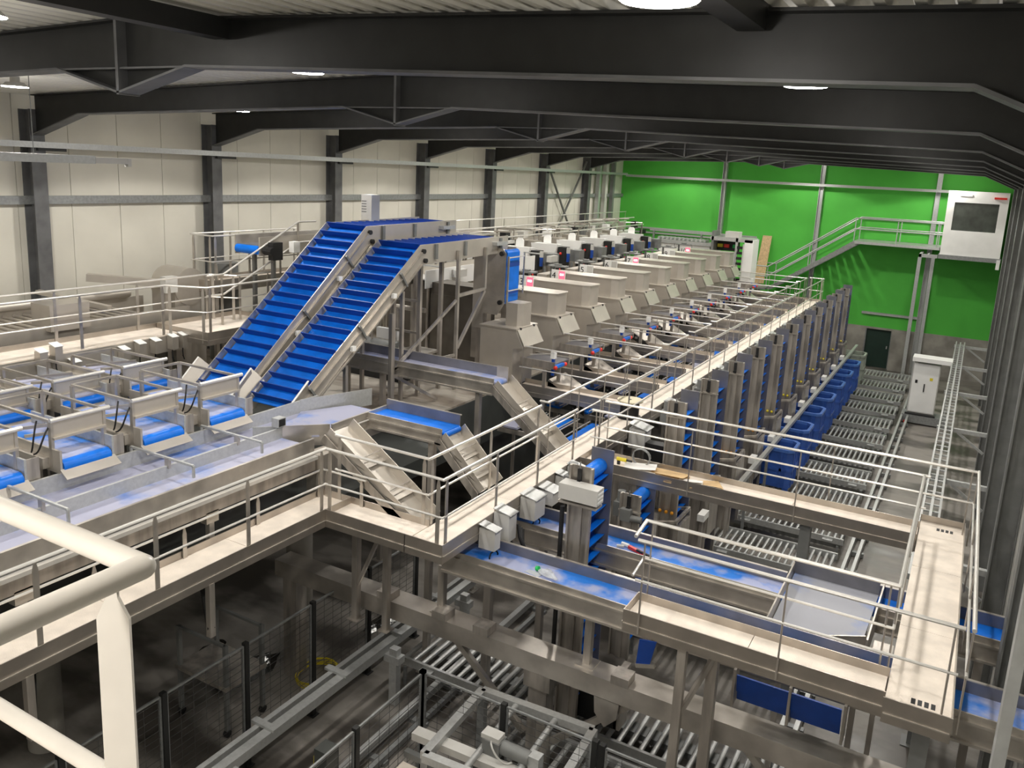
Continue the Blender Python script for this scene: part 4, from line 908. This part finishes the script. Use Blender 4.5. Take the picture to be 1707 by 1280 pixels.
for k in range(11):
    y = 15.0+PITCH_Y*k
    t = thing('junction_box', '%s steel box on the catwalk edge between tall elevators, counted from the cross walkway' % ORD[k], 'junction box', (-5.3, y, 3.2), 'boxes between elevators')
    MB().box(-5.54, -5.2, y, y+.35, 3.15, 3.55).build('box', LGREY, t); MB().plate([(-5.55, y-.02, 3.66), (-5.15, y-.02, 3.56), (-5.15, y+.37, 3.56), (-5.55, y+.37, 3.66)], .012).build('rain_lid', GALV, t)
    MB().box(-5.2, -4.72, y+.05, y+.3, 2.7, 3.3).build('motor', BLACK, t)
    MB().box(-5.5, -4.7, y+.1, y+.2, 2.55, 2.7).build('bracket', STEELD, t); MB().box(-5.0, -4.94, y+.12, y+.18, 0, 2.55).build('stand', STEELD, t)
t = thing('cable_bundle', 'black hose bundle under the catwalk left of the nearest elevator', 'cable', (-4.9, 10.1, 2.6))
for i in range(4): cable([(-5.45, 10.3+i*.06, 3.25-i*.05), (-5.3, 10.1, 2.75), (-4.9, 10.3+i*.03, 2.66-i*.04), (-4.55, 9.95, 2.75-i*.03)], .022).build('hose', CABLE, t, True)
tag(MB().tube((-4.56, 9.93, .5), (-4.56, 9.93, 3.9), .035, 8).build('hose', CABLE, smooth=True), 'black vertical hose along the nearest elevator', 'hose')

# ------------------------------------------------------------------ far end: cabinets, board, stair, booth
t = thing('cabinet', 'white cabinet run in front of the green wall behind the hopper machines', 'cabinet', (-12, 37.6, 3.5), 'electrical cabinets')
for i in range(3): MB().box(-13.2+i*.85, -12.37+i*.85, 37.5, 38.1, 3.5, 5.45).build('cabinet_door', WHITE, t)
MB().box(-13.3, -10.6, 37.4, 38.2, 5.45, 5.6).build('top_rail', GALV, t)
for i in range(12): MB().box(-13.2+i*.2, -13.1+i*.2, 37.5, 38.1, 5.62, 5.72).build('roller', GALV, t)
t = thing('palletiser_cell', 'white framed machine cell before the plywood board at the green wall', 'machine', (-9.8, 37.5, 3.5))
MB().box(-10.55, -10.45, 37.2, 38.2, 3.5, 6.2).build('post', COLR, t); MB().box(-9.05, -8.65, 37.2, 38.2, 3.5, 5.9).build('right_tower', WHITE, t); MB().box(-9.45, -9.35, 37.2, 37.3, 3.5, 5.95).build('post', GALV, t); MB().box(-9.1, -9.05, 37.15, 37.2, 3.5, 5.7).build('ladder_side', LGREY, t)
for i in range(8): MB().box(-9.36, -9.06, 37.18, 37.22, 3.8+i*.24, 3.92+i*.24).build('ladder_rung', DARK, t)
MB().box(-10.6, -8.7, 37.2, 38.2, 5.78, 5.95).build('roof_beam', GALV, t); MB().box(-10.0, -9.4, 37.4, 38.0, 5.95, 6.2).build('fan_box', LGREY, t)
MB().box(-10.45, -9.45, 37.9, 38.0, 5.3, 5.78).build('dark_opening', BLACK, t); MB().box(-10.45, -9.45, 37.5, 37.6, 3.5, 5.3).build('white_panel', WHITE, t)
for i, (m, x) in enumerate(((GREENP, -9.6), (YELLOW, -10.3), (RED, -10.0))): MB().box(x-.12, x+.12, 37.8, 37.9, 5.45, 5.6).build('indicator', m, t)
tag(MB().plate([(-9.55, 41.9, 3.5), (-9.05, 41.9, 3.5), (-8.98, 42.3, 5.85), (-9.42, 42.3, 5.85)], .03).build('plywood_board', WOOD), 'tall pale plywood board leaning on the green wall', 'board')
t = thing('long_top_rail', 'grey overhead rail in front of the green wall behind the cabinets', 'rail', (-12, 39.2, 3.5))
MB().box(-14.2, -9.0, 39.1, 39.2, 5.85, 5.97).build('rail', GALV, t)
for x in (-14.0, -11.6, -9.1): MB().box(x-.04, x+.04, 39.1, 39.2, 3.5, 5.85).build('post', GALVD, t)

t = thing('stair', 'galvanised stair climbing along the green wall to the white booth', 'stair', (-7.5, 40.6, 3.5))
SX0, SX1, SZ0, SZ1 = -8.6, -4.95, 3.5, 6.05
for y in (40.35, 42.25): MB().prism([(SX0, SZ0-.05), (SX0+.25, SZ0-.05), (SX1+.1, SZ1-.22), (SX1, SZ1)], 'y', y-.02, y+.02).build('stringer', GALVD, t)
for i in range(13):
    u = (i+.5)/13; MB().box(SX0+(SX1-SX0)*u-.02, SX0+(SX1-SX0)*u+.22, 40.37, 42.23, SZ0+(SZ1-SZ0)*u-.03, SZ0+(SZ1-SZ0)*u).build('tread', GALVD, t)
MB().box(SX1, -1.45, 40.35, 42.35, 5.93, 6.05).build('landing', GALV, t)
for y in (40.37, 42.23):
    for h in (1.02, .55):
        MB().path([(SX0-1.0, y, SZ0+h), (SX0, y, SZ0+h), (SX1, y, SZ1+h), (-1.4, y, SZ1+h)], .03).build('hand_rail', GALV, t, True)
    for x, z in ((SX0-.9, SZ0), (SX0, SZ0), (-6.8, 4.75), (SX1, SZ1), (-3.2, SZ1), (-1.6, SZ1)): MB().box(x-.02, x+.02, y-.02, y+.02, z, z+1.02).build('post', GALV, t)
MB().box(-9.8, SX0, 40.3, 41.3, 3.4, 3.5).build('lower_landing', GALVD, t)
t = thing('control_booth', 'white control booth with a wide dim window, high at the far right', 'booth', (-.1, 40.4, 5.7))
bx0, bx1, by0, by1, bz0, bz1 = -1.40, .84, 39.9, 42.3, 5.80, 8.42
b = MB(); wx0, wx1, wz0, wz1 = -1.12, .52, 6.85, 8.02
b.box(bx0, wx0, by0, by0+.08, bz0, bz1); b.box(wx1, bx1, by0, by0+.08, bz0, bz1); b.box(wx0, wx1, by0, by0+.08, bz0, wz0); b.box(wx0, wx1, by0, by0+.08, wz1, bz1)
fwl = b.build('front_wall', WHITE, t)
b = MB(); b.box(bx0, bx0+.08, by0+.08, by1, bz0, bz1); b.build('left_wall', WHITE, t); MB().box(bx1-.08, bx1, by0+.08, by1, bz0, bz1).build('right_wall', WHITE, t); MB().box(bx0, bx1, by0, by1, bz1, bz1+.08).build('roof', WHITE, t)
MB().box(bx0-.05, bx1+.05, by0-.05, by1, bz0-.18, bz0).build('floor_frame', GALVD, t); MB().box(bx0+.08, bx1-.08, by1-.06, by1, bz0, bz1).build('back_wall', LGREY, t)
MB().box(wx0, wx1, by0+.03, by0+.045, wz0, wz1).build('window_pane', GLASSM, fwl)
MB().box(-.95, -.5, by0-.02, by0, 8.28, 8.36).build('lamp_strip', WHITE, t); MB().box(.3, .75, by0-.06, by0, 8.22, 8.30).build('red_tool', RED, t)
MB().box(bx1-.1, bx1+.03, by0-.12, by0, 5.35, 5.75).build('corner_bracket', WHITE, t)
b = MB(); b.box(-2.15, -2.05, 39.2, 41.0, 5.66, 5.80); b.box(-2.15, bx0-.05, 39.2, 39.3, 5.66, 5.80); b.box(-1.85, -1.78, 39.3, 41.0, 5.70, 5.78); b.build('side_frame', GALV, t)
for x, y in ((-2.1, 39.25), (-1.62, 39.95)): MB().box(x-.07, x+.07, y-.07, y+.07, 0, 5.66).build('post', GALV, t)

# ------------------------------------------------------------------ right side: control cabinet and cable ladder
t = thing('control_cabinet', 'grey control cabinet on a wheeled base beside the roller lanes', 'cabinet', (-1.0, 33.2, 0), 'electrical cabinets')
MB().box(-1.45, -.55, 33.2, 33.65, .38, 2.25).build('cabinet_body', LGREY, t); cdr = MB().box(-1.42, -.58, 33.18, 33.2, .42, 2.22).build('cabinet_door', WHITE, t)
MB().box(-1.32, -1.24, 33.165, 33.18, 1.5, 1.62).build('lock', BLACK, cdr); MB().box(-1.02, -.98, 33.15, 33.18, 1.2, 1.5).build('door_handle', BLACK, cdr); MB().box(-.85, -.75, 33.17, 33.18, 1.65, 1.75).build('warning_label', YELLOW, cdr)
MB().box(-1.5, -.2, 33.0, 33.75, 2.33, 2.48).build('rain_hood', WHITE, t)
for x in (-1.5, -.24): MB().box(x, x+.05, 33.66, 33.71, 0, 2.33).build('hood_post', GALV, t)
MB().box(-1.6, -.1, 32.9, 33.7, .05, .34).build('base_frame', GALVD, t); MB().box(-1.5, -.5, 32.92, 33.0, .34, .40).build('cable_brush', BLACK, t)
for x in (-1.45, -.3): MB().tube((x, 32.88, .06), (x, 32.95, .06), .06, 10).build('wheel', RED if x < -1 else BLACK, t, True)
t = thing('cable_ladder', 'galvanised cable ladder on brackets along the right wall', 'cable ladder', (-.05, 26, 2.3))
for x in (-.22, .08): MB().box(x-.02, x+.02, 13.9, 38.0, 2.36, 2.46).build('side_rail', GALV, t)
me = cmesh('ladder_rung', lambda: MB().box(-.13, .13, -.025, .025, 0, .03), GALV)
for i in range(60): inst(me, 'rung', t, (-.07, 14.0+i*.4, 2.38))
MB().box(-.095, -.045, 14.0, 38.0, 2.41, 2.44).build('cable_run', GALV, t)
for i, y in enumerate(FRAMES[3:]):
    y = y+.3
    c = thing('ladder_bracket', '%s bracket arm carrying the cable ladder on the right wall' % ORD[i], 'bracket', (.4, y, 1.8), 'cable ladder brackets')
    MB().box(-.28, XR-.36, y-.05, y+.05, 2.26, 2.36).build('arm', GALV, c); MB().bar((.22, y, 2.26), (XR-.38, y, 1.80), .06, .06).build('strut', GALV, c)
# pale low boxes on the right wall between columns
for i, y in enumerate(FRAMES[1:7]):
    tag(MB().box(XR-.22, XR-.045, y+.6, y+1.3, .0, 2.3).build('wall_box', LGREY), '%s pale wall casing between right wall columns, counted from the near end' % ORD[i], 'casing', 'right wall casings')

# ------------------------------------------------------------------ lower left and bottom: pillars, fences, guide beams, gate frame
for i, (x, y, r) in enumerate(((-10.75, 6.05, .24), (-9.35, 9.75, .22), (-11.6, 3.0, .24))):
    tag(MB().tube((x, y, 0), (x, y, 3.12), r, 24).build('concrete_pillar', CONC, smooth=True), ('round concrete pillar at the lower left', 'round concrete pillar left of the cross beam end', 'round concrete pillar beyond the left edge')[i], 'pillar', 'concrete pillars')
def fence(label, pts, h=1.9, step=1.33, z0=.15, hide=()):
    t = thing('mesh_fence', label, 'fence', (pts[0][0], pts[0][1], 0), 'mesh fences')
    for (x0, y0), (x1, y1) in zip(pts, pts[1:]):
        L = math.hypot(x1-x0, y1-y0); n = max(1, round(L/step)); dx, dy = (x1-x0)/L, (y1-y0)/L
        for i in range(n+1):
            x, y = x0+dx*L*i/n, y0+dy*L*i/n
            MB().box(x-.035, x+.035, y-.035, y+.035, 0, h+.04).build('post', DARK, t)
            MB().box(x-.07, x+.07, y-.07, y+.07, 0, .012).build('base_plate', DARK, t)
            if i == n: break
            a = L*i/n+.05; e = L*(i+1)/n-.05; b = MB()
            for z in (z0, h): b.bar((x0+dx*a, y0+dy*a, z), (x0+dx*e, y0+dy*e, z), .025, .025)
            for s_ in (a, e): b.bar((x0+dx*s_, y0+dy*s_, z0), (x0+dx*s_, y0+dy*s_, h), .025, .025)
            f = b.build('panel_frame', GALVD, t)
            w = MB(); zz = z0+.1
            while zz < h-.02: w.bar((x0+dx*a, y0+dy*a, zz), (x0+dx*e, y0+dy*e, zz), .005, .005); zz += .10
            s_ = a+.2
            while s_ < e-.02: w.bar((x0+dx*s_, y0+dy*s_, z0), (x0+dx*s_, y0+dy*s_, h), .004, .004); s_ += .2
            o = w.build('wire_mesh', MESHW, f); o['kind'] = 'stuff'
    return t
fence('long mesh fence along the puddled floor at the lower left', [(-8.0, 3.3), (-8.0, 11.28)])
fence('mesh fence corner around the roller lane at the bottom edge', [(-5.6, 5.4), (-5.6, 8.12), (-3.1, 8.12)], 1.9, 1.3)
fence('mesh fence beside the bottom roller lane, right part', [(-3.0, 8.10), (-.6, 8.10)], 1.9, 1.2)
t = thing('guide_beam', 'bright galvanised twin guide beam running back from the bottom edge', 'beam', (-7.4, 7, 0), 'guide beams')
MB().box(-7.58, -7.50, 3.5, 12.2, .90, .98).build('beam', GALV, t); MB().box(-7.42, -7.28, 3.5, 12.2, .84, .98).build('beam', GALV, t)
for y in (5.75, 7.1, 8.55, 9.9, 11.2): MB().box(-7.66, -7.24, y-.05, y+.05, .98, 1.02).build('tie_plate', GALV, t)
for y in (6.3, 9.55, 11.6): MB().box(-7.2, -7.06, y-.06, y+.06, 0, .98).build('post', GALV, t); MB().box(-7.3, -7.0, y-.08, y+.08, .74, .86).build('bracket', GALV, t)
t = thing('guide_beam', 'lower dull guide rail on the floor right of the bright guide beam', 'beam', (-6.9, 8, 0), 'guide beams')
MB().box(-6.72, -6.62, 4.0, 15.0, .12, .24).build('rail', GALV, t); MB().box(-6.45, -6.38, 4.0, 15.0, .05, .14).build('rail', GALVD, t)
for i in range(11): MB().box(-6.76, -6.34, 4.3+i, 4.4+i, 0, .06).build('sleeper', GALVD, t)
t = thing('transfer_gate', 'galvanised square frame with two inner bars above the bottom rollers', 'frame', (-4.2, 8.2, 0))
P = [(-5.02, 8.72), (-3.40, 8.80), (-3.32, 7.35), (-4.95, 7.25)]; z = 1.5
for a, e in zip(P, P[1:]+P[:1]): MB().bar((*a, z), (*e, z), .11, .10).build('frame_bar', GALV, t)
for u in (.33, .68):
    a = (P[0][0]+(P[1][0]-P[0][0])*u, P[0][1]+(P[1][1]-P[0][1])*u); e = (P[3][0]+(P[2][0]-P[3][0])*u, P[3][1]+(P[2][1]-P[3][1])*u)
    MB().tube((*a, z), (*e, z), .04, 10).build('inner_bar', GALV, t, True)
for x, y in ((-5.0, 8.7), (-3.4, 8.78), (-3.34, 7.4), (-4.95, 7.3)): MB().box(x-.05, x+.05, y-.05, y+.05, 0, z-.05).build('leg', GALVD, t)
MB().bar((-5.35, 7.62, 1.42), (-3.30, 7.70, 1.42), .16, .10).build('drive_beam', LGREY, t)
b = MB(); b.box(-4.42, -4.18, 7.72, 7.92, 1.46, 1.66); b.tube((-4.2, 7.82, 1.58), (-3.8, 7.82, 1.58), .09, 12); b.build('drive_motor', COLR, t, True)
MB().box(-4.45, -4.2, 7.74, 7.9, 1.66, 1.72).build('motor_cap', LGREY, t); MB().box(-3.8, -3.66, 7.76, 7.9, 1.45, 1.66).build('coupling', GALV, t)
cable([(-4.3, 7.74, 1.66), (-4.25, 7.6, 1.7), (-4.1, 7.66, 1.4), (-4.0, 7.74, 1.5)], .012).build('cable', LGREY, t, True)
t = thing('stacker_bed', 'pale flat bed at the bottom edge beside the transfer gate', 'machine', (-4.9, 6.8, 0))
MB().box(-5.4, -4.6, 6.6, 7.45, 1.05, 1.10).build('bed', DECK, t); MB().bar((-5.4, 7.5, 1.2), (-4.7, 7.5, 1.2), .08, .08).build('edge_bar', COLR, t); MB().box(-4.95, -4.9, 6.6, 7.45, 1.1, 1.2).build('divider', COLR, t)
for x, y in ((-5.35, 6.7), (-4.65, 6.7), (-5.35, 7.4), (-4.65, 7.4)): MB().box(x-.03, x+.03, y-.03, y+.03, 0, 1.05).build('leg', COLR, t)
t = thing('light_curtain_post', 'dark guard post with a yellow stripe at the bottom edge', 'post', (-5.75, 6.4, 0))
MB().box(-5.86, -5.66, 6.33, 6.53, 0, 1.82).build('post', PIT, t); MB().box(-5.885, -5.86, 6.35, 6.45, .2, 1.7).build('yellow_stripe', YELLOW, t)
# scaffold trolley in the dark area
t = thing('trolley', 'rusty work trolley in the dark area below the near left walkway', 'trolley', (-9.2, 7.7, 0))
MB().box(-9.75, -8.65, 7.5, 8.3, .78, .84).build('bed', STEELD, t)
for x, y in ((-9.7, 7.55), (-8.7, 7.55), (-9.7, 8.25), (-8.7, 8.25)): MB().box(x-.03, x+.03, y-.03, y+.03, .1, 1.5).build('upright', COLR, t)
for y in (7.55, 8.25): MB().bar((-9.7, y, 1.48), (-8.7, y, 1.48), .04, .04).build('top_bar', COLR, t)
for x, y in ((-9.7, 7.55), (-8.7, 7.55), (-9.7, 8.25), (-8.7, 8.25)): MB().tube((x-.03, y, .06), (x+.03, y, .06), .06, 10).build('wheel', BLACK, t, True)
t = thing('yellow_hose', 'coil of thin yellow hose on the floor behind the mesh fence', 'hose', (-8.6, 9.3, 0))
b = MB(); pts = [(-8.6+(.32+.05*math.sin(a*.7))*math.cos(a), 9.35+(.38+.05*math.cos(a*.9))*math.sin(a), .02+a*.004) for a in [j*math.pi/8 for j in range(72)]]; b.path(pts, .009, 5); b.build('coil', YELLOW, t, True)
for i, (x, y, a, c, lb) in enumerate(((-9.68, 8.9, .30, .62, 'bright reflecting puddle on the dark floor behind the long mesh fence'), (-8.78, 11.38, .24, .5, 'second reflecting puddle near the yellow hose'), (-10.7, 9.05, .16, .3, 'small puddle left of the bright one'))):
    rnd = random.Random(i+11); b = MB(); pts = [(x+a*math.cos(q)*(.7+.5*rnd.random()), y+c*math.sin(q)*(.7+.5*rnd.random())) for q in [k*math.pi/9 for k in range(18)]]
    b.prism(pts, 'z', .001, .004); tag(b.build('puddle', PUDDLE), lb, 'puddle', 'puddles')
for i, (x, y0, y1, z) in enumerate(((-13.1, 11.45, 12.55, 3.0), (-11.9, 14.9, 15.9, 3.1))):
    t = thing('tube_lamp', ('fluorescent tube lamp under the near platform, seen mirrored in the puddle', 'fluorescent tube lamp under the machine slab, seen mirrored in the second puddle')[i], 'lamp', (x, y0, z), 'tube lamps')
    MB().tube((x, y0, z), (x, y1, z), .035, 10).build('tube', TUBE, t, True); MB().box(x-.06, x+.06, y0, y1, z+.04, 3.12 if i == 0 else 3.3).build('batten', LGREY, t)
# hangers under the near left walkway
for i, y in enumerate((4.15, 6.4)):
    t = thing('hanger_bracket', ('dark hanging bracket under the near left walkway, at the lower left', 'dark hanging bracket under the near left walkway, right of the post')[i], 'bracket', (-7.7, y, 2.6), 'hanging brackets')
    MB().bar((-8.1, y+.3, 3.05), (-7.62, y, 2.70), .09, .10).build('arm', DARK, t); MB().box(-7.66, -7.58, y-.04, y+.04, 2.62, 3.34).build('drop_bar', STEELD, t); MB().box(-8.14, -8.06, y+.27, y+.35, 3.0, 3.34).build('back_bar', DARK, t)
t = thing('low_machine', 'dark low drive unit among the rollers under the blue conveyor', 'machine', (-4.0, 10.4, 0))
MB().box(-4.5, -3.6, 10.2, 10.5, .55, 1.1).build('housing', DARK, t); MB().box(-4.6, -4.5, 10.2, 10.5, .55, 1.6).build('mast', BLACK, t); MB().ball((-4.0, 10.12, 1.55), .06, 8, 6).build('beacon', ORANGE, t, True); MB().bar((-4.5, 10.2, 1.5), (-3.5, 10.2, 1.5), .06, .08).build('cross_bar', STEELD, t); MB().box(-3.65, -3.55, 10.2, 10.5, .55, 1.5).build('mast', STEELD, t)

# ------------------------------------------------------------------ loose items
t = thing('cable_reel', 'black cable reel with a cream top flange standing on the catwalk', 'reel', (-5.95, 15.85, DZ))
MB().tube((-5.88, 15.85, DZ+.36), (-5.88, 15.85, DZ+.39), .27, 28).build('top_flange', CREAM, t, True); MB().tube((-5.88, 15.85, DZ+.03), (-5.88, 15.85, DZ+.36), .20, 22).build('cable_winding', BLACK, t, True); MB().tube((-5.88, 15.85, DZ), (-5.88, 15.85, DZ+.03), .25, 28).build('bottom_flange', BLACK, t, True)
MB().tube((-5.88, 15.85, DZ+.39), (-5.88, 15.85, DZ+.395), .03, 10).build('hub_hole', BLACK, t)
items = (('white_carton_sheet', 'folded white sheet on the cardboard pile of the cross walkway', PAPER, (-4.55, 13.02), .55, .36, .25, .09), ('cardboard_sheet', 'brown cardboard sheet leaning near the white sheet', CARD, (-4.02, 13.03), .62, .28, -.12, .08),
         ('cardboard_sheet', 'long brown cardboard strip at the near edge of the cross walkway', CARD, (-4.30, 12.80), .85, .15, -.06, .04), ('paper_bundle', 'crumpled white paper bundle right of the cardboard', PAPER, (-3.62, 12.92), .40, .14, .1, .07), ('cardboard_sheet', 'flat brown cardboard piece at the right of the rubbish', CARD, (-3.40, 12.98), .55, .36, .5, .02))
for nm, lb, m, (x, y), a, c, rz, th in items:
    b = MB(); b.box(-a/2, a/2, -c/2, c/2, 0, th*.4); b.plate([(-a/2, -c/2, th*.4+.004), (a/2, -c/2, th), (a/2, c/2, th*.8), (-a/2, c/2, th*.4+.004)], .004)
    me = b.mesh(nm); me.materials.append(m); o = bpy.data.objects.new(nm, me); COL.objects.link(o); o.location = (x, y, DZ+.002); o.rotation_euler = (0, 0, rz); tag(o, lb, 'cardboard' if m is CARD else 'paper', 'rubbish on the cross walkway')
t = thing('drill', 'yellow and black power tool beside the cardboard', 'tool', (-4.95, 13.05, DZ)); MB().tube((-5.0, 13.05, DZ+.10), (-4.82, 13.05, DZ+.10), .035, 8).build('body', YELLOW, t, True); MB().box(-4.99, -4.94, 13.03, 13.07, DZ, DZ+.08).build('grip', BLACK, t); MB().tube((-4.82, 13.05, DZ+.10), (-4.72, 13.05, DZ+.10), .02, 8).build('chuck', BLACK, t, True)
t = thing('yellow_can', 'small yellow spray can by the elevator head', 'can', (-5.25, 12.85, DZ)); MB().tube((-5.25, 12.85, DZ), (-5.25, 12.85, DZ+.14), .033, 12).build('can_body', YELLOW, t, True); MB().tube((-5.25, 12.85, DZ+.14), (-5.25, 12.85, DZ+.19), .03, 12).build('cap', BLACK, t, True)
t = thing('coiled_cable', 'grey coil of cable behind the cardboard on the cross walkway', 'cable', (-4.9, 13.15, DZ)); b = MB(); pts = [(-4.6+.16*math.cos(a), 13.2, DZ+.17+.15*math.sin(a)) for a in [j*math.pi/8 for j in range(40)]]; b.path([(p[0], p[1]-.0015*i, p[2]) for i, p in enumerate(pts)], .012, 5); b.build('coil', GALVD, t, True)
t = thing('steel_rods', 'pair of thin steel rods at the right end of the rubbish', 'rods', (-3.3, 12.95, DZ)); 
for i in range(2): MB().tube((-3.55, 12.84+i*.06, DZ+.02), (-3.1, 12.9+i*.05, DZ+.02), .008, 6).build('rod', BLACK if i else GALV, t)
t = thing('tool_heap', 'red and black tools lying on the second blue conveyor', 'tools', (-3.7, 10.75, 3.1))
MB().bar((-3.85, 10.82, 3.13), (-3.55, 10.70, 3.13), .05, .04).build('red_tool', RED, t); MB().bar((-3.70, 10.74, 3.15), (-3.45, 10.66, 3.14), .03, .03).build('black_tool', BLACK, t); MB().tube((-3.98, 10.86, 3.13), (-3.86, 10.84, 3.13), .03, 8).build('white_handle', WHITE, t, True); MB().bar((-4.02, 10.76, 3.12), (-3.92, 10.80, 3.12), .04, .03).build('grey_tool', LGREY, t)
t = thing('plastic_bag', 'clear plastic bag with a green cap on the nearest blue conveyor', 'bag', (-4.6, 9.4, 3.1))
b = MB(); rnd = random.Random(3); n = 8; vs = []
for j in range(7):
    u = j/6; r = .02+.055*math.sin(math.pi*min(1, u*1.1)); c = Vector((-4.62+.34*u, 9.42-.12*u, 3.12+.02*math.sin(3*u)))
    for i in range(n): a = 2*math.pi*i/n; q = r*(.7+.6*rnd.random()); vs.append(c+Vector((.25*q*math.cos(a), q*math.cos(a), abs(q*.6*math.sin(a)))))
b.add(vs, [(j*n+i, j*n+(i+1) % n, (j+1)*n+(i+1) % n, (j+1)*n+i) for j in range(6) for i in range(n)]); b.build('film', CLEAR, t)
MB().tube((-4.66, 9.43, 3.13), (-4.62, 9.42, 3.14), .035, 10).build('green_cap', GREENP, t, True)
b = MB(); b.plate([(-4.78, 9.30, 3.106), (-4.55, 9.26, 3.106), (-4.52, 9.36, 3.112), (-4.74, 9.38, 3.112)], .004); b.build('loose_film', CLEAR, t)

# ------------------------------------------------------------------ the camera's own platform: corner rail close by
t = thing('viewing_rail', 'thick cream tube rail with a corner and flat post in the near left foreground', 'railing', (-1.17, .84, 6.75), 'foreground rails')
cx, cy, cz, R = -1.17, .843, 7.80, .0215
b = MB(); b.tube((-3.2, cy, cz), (cx, cy, cz), R, 24, caps=True); b.ball((cx, cy, cz), R, 24, 12); b.tube((cx, cy, cz), (cx, -2.6, cz), R, 24); b.build('top_rail', PAINTRAIL, t, True)
b = MB(); b.tube((-3.2, cy, cz-.47), (cx-.03, cy, cz-.47), R*.8, 20); b.tube((cx-.03, cy, cz-.47), (cx-.03, -2.6, cz-.47), R*.8, 20); b.build('mid_rail', PAINTRAIL, t, True)
px, py = -1.193, .797
b = MB(); dirx = Vector((1, .55, 0)).normalized()
def FB(u, z): return (px+dirx.x*u, py+dirx.y*u, z)
prof = [(-.030, 6.75), (.030, 6.75), (.028, cz-.085), (.010, cz-.045), (.008, cz-.012), (-.008, cz-.012), (-.010, cz-.045), (-.028, cz-.085)]
b.plate([FB(u, z) for u, z in prof], .008); b.build('flat_post', PAINTRAIL, t)
t2 = MB().box(-3.2, cx+.02, -2.6, cy+.02, 6.70, 6.75).build('viewing_deck', DECK); tag(t2, 'small beige viewing deck under the foreground rail', 'deck')
MB().box(-3.2, -3.1, -2.6, -2.5, 0, 6.70).build('deck_leg', COLR, t2); MB().box(-1.3, -1.2, -2.6, -2.5, 0, 6.70).build('deck_leg', COLR, t2); MB().box(-3.2, -3.1, .6, .7, 0, 6.70).build('deck_leg', COLR, t2)
t = thing('viewing_rail', 'pale flat rail post at the lower right edge of the view', 'railing', (.17, 1.6, 6.7), 'foreground rails')
MB().plate([(.155, 1.6, 6.7), (.177, 1.612, 6.7), (.177, 1.612, 7.98), (.155, 1.6, 7.98)], .006).build('flat_post', GALV, t)
MB().tube((.165, 1.606, 8.0), (1.2, 1.606, 8.0), R, 18).build('top_rail', PAINTRAIL, t, True); MB().box(.1, 1.2, 1.2, 1.65, 6.66, 6.70).build('foot_ledge', COLR, t)
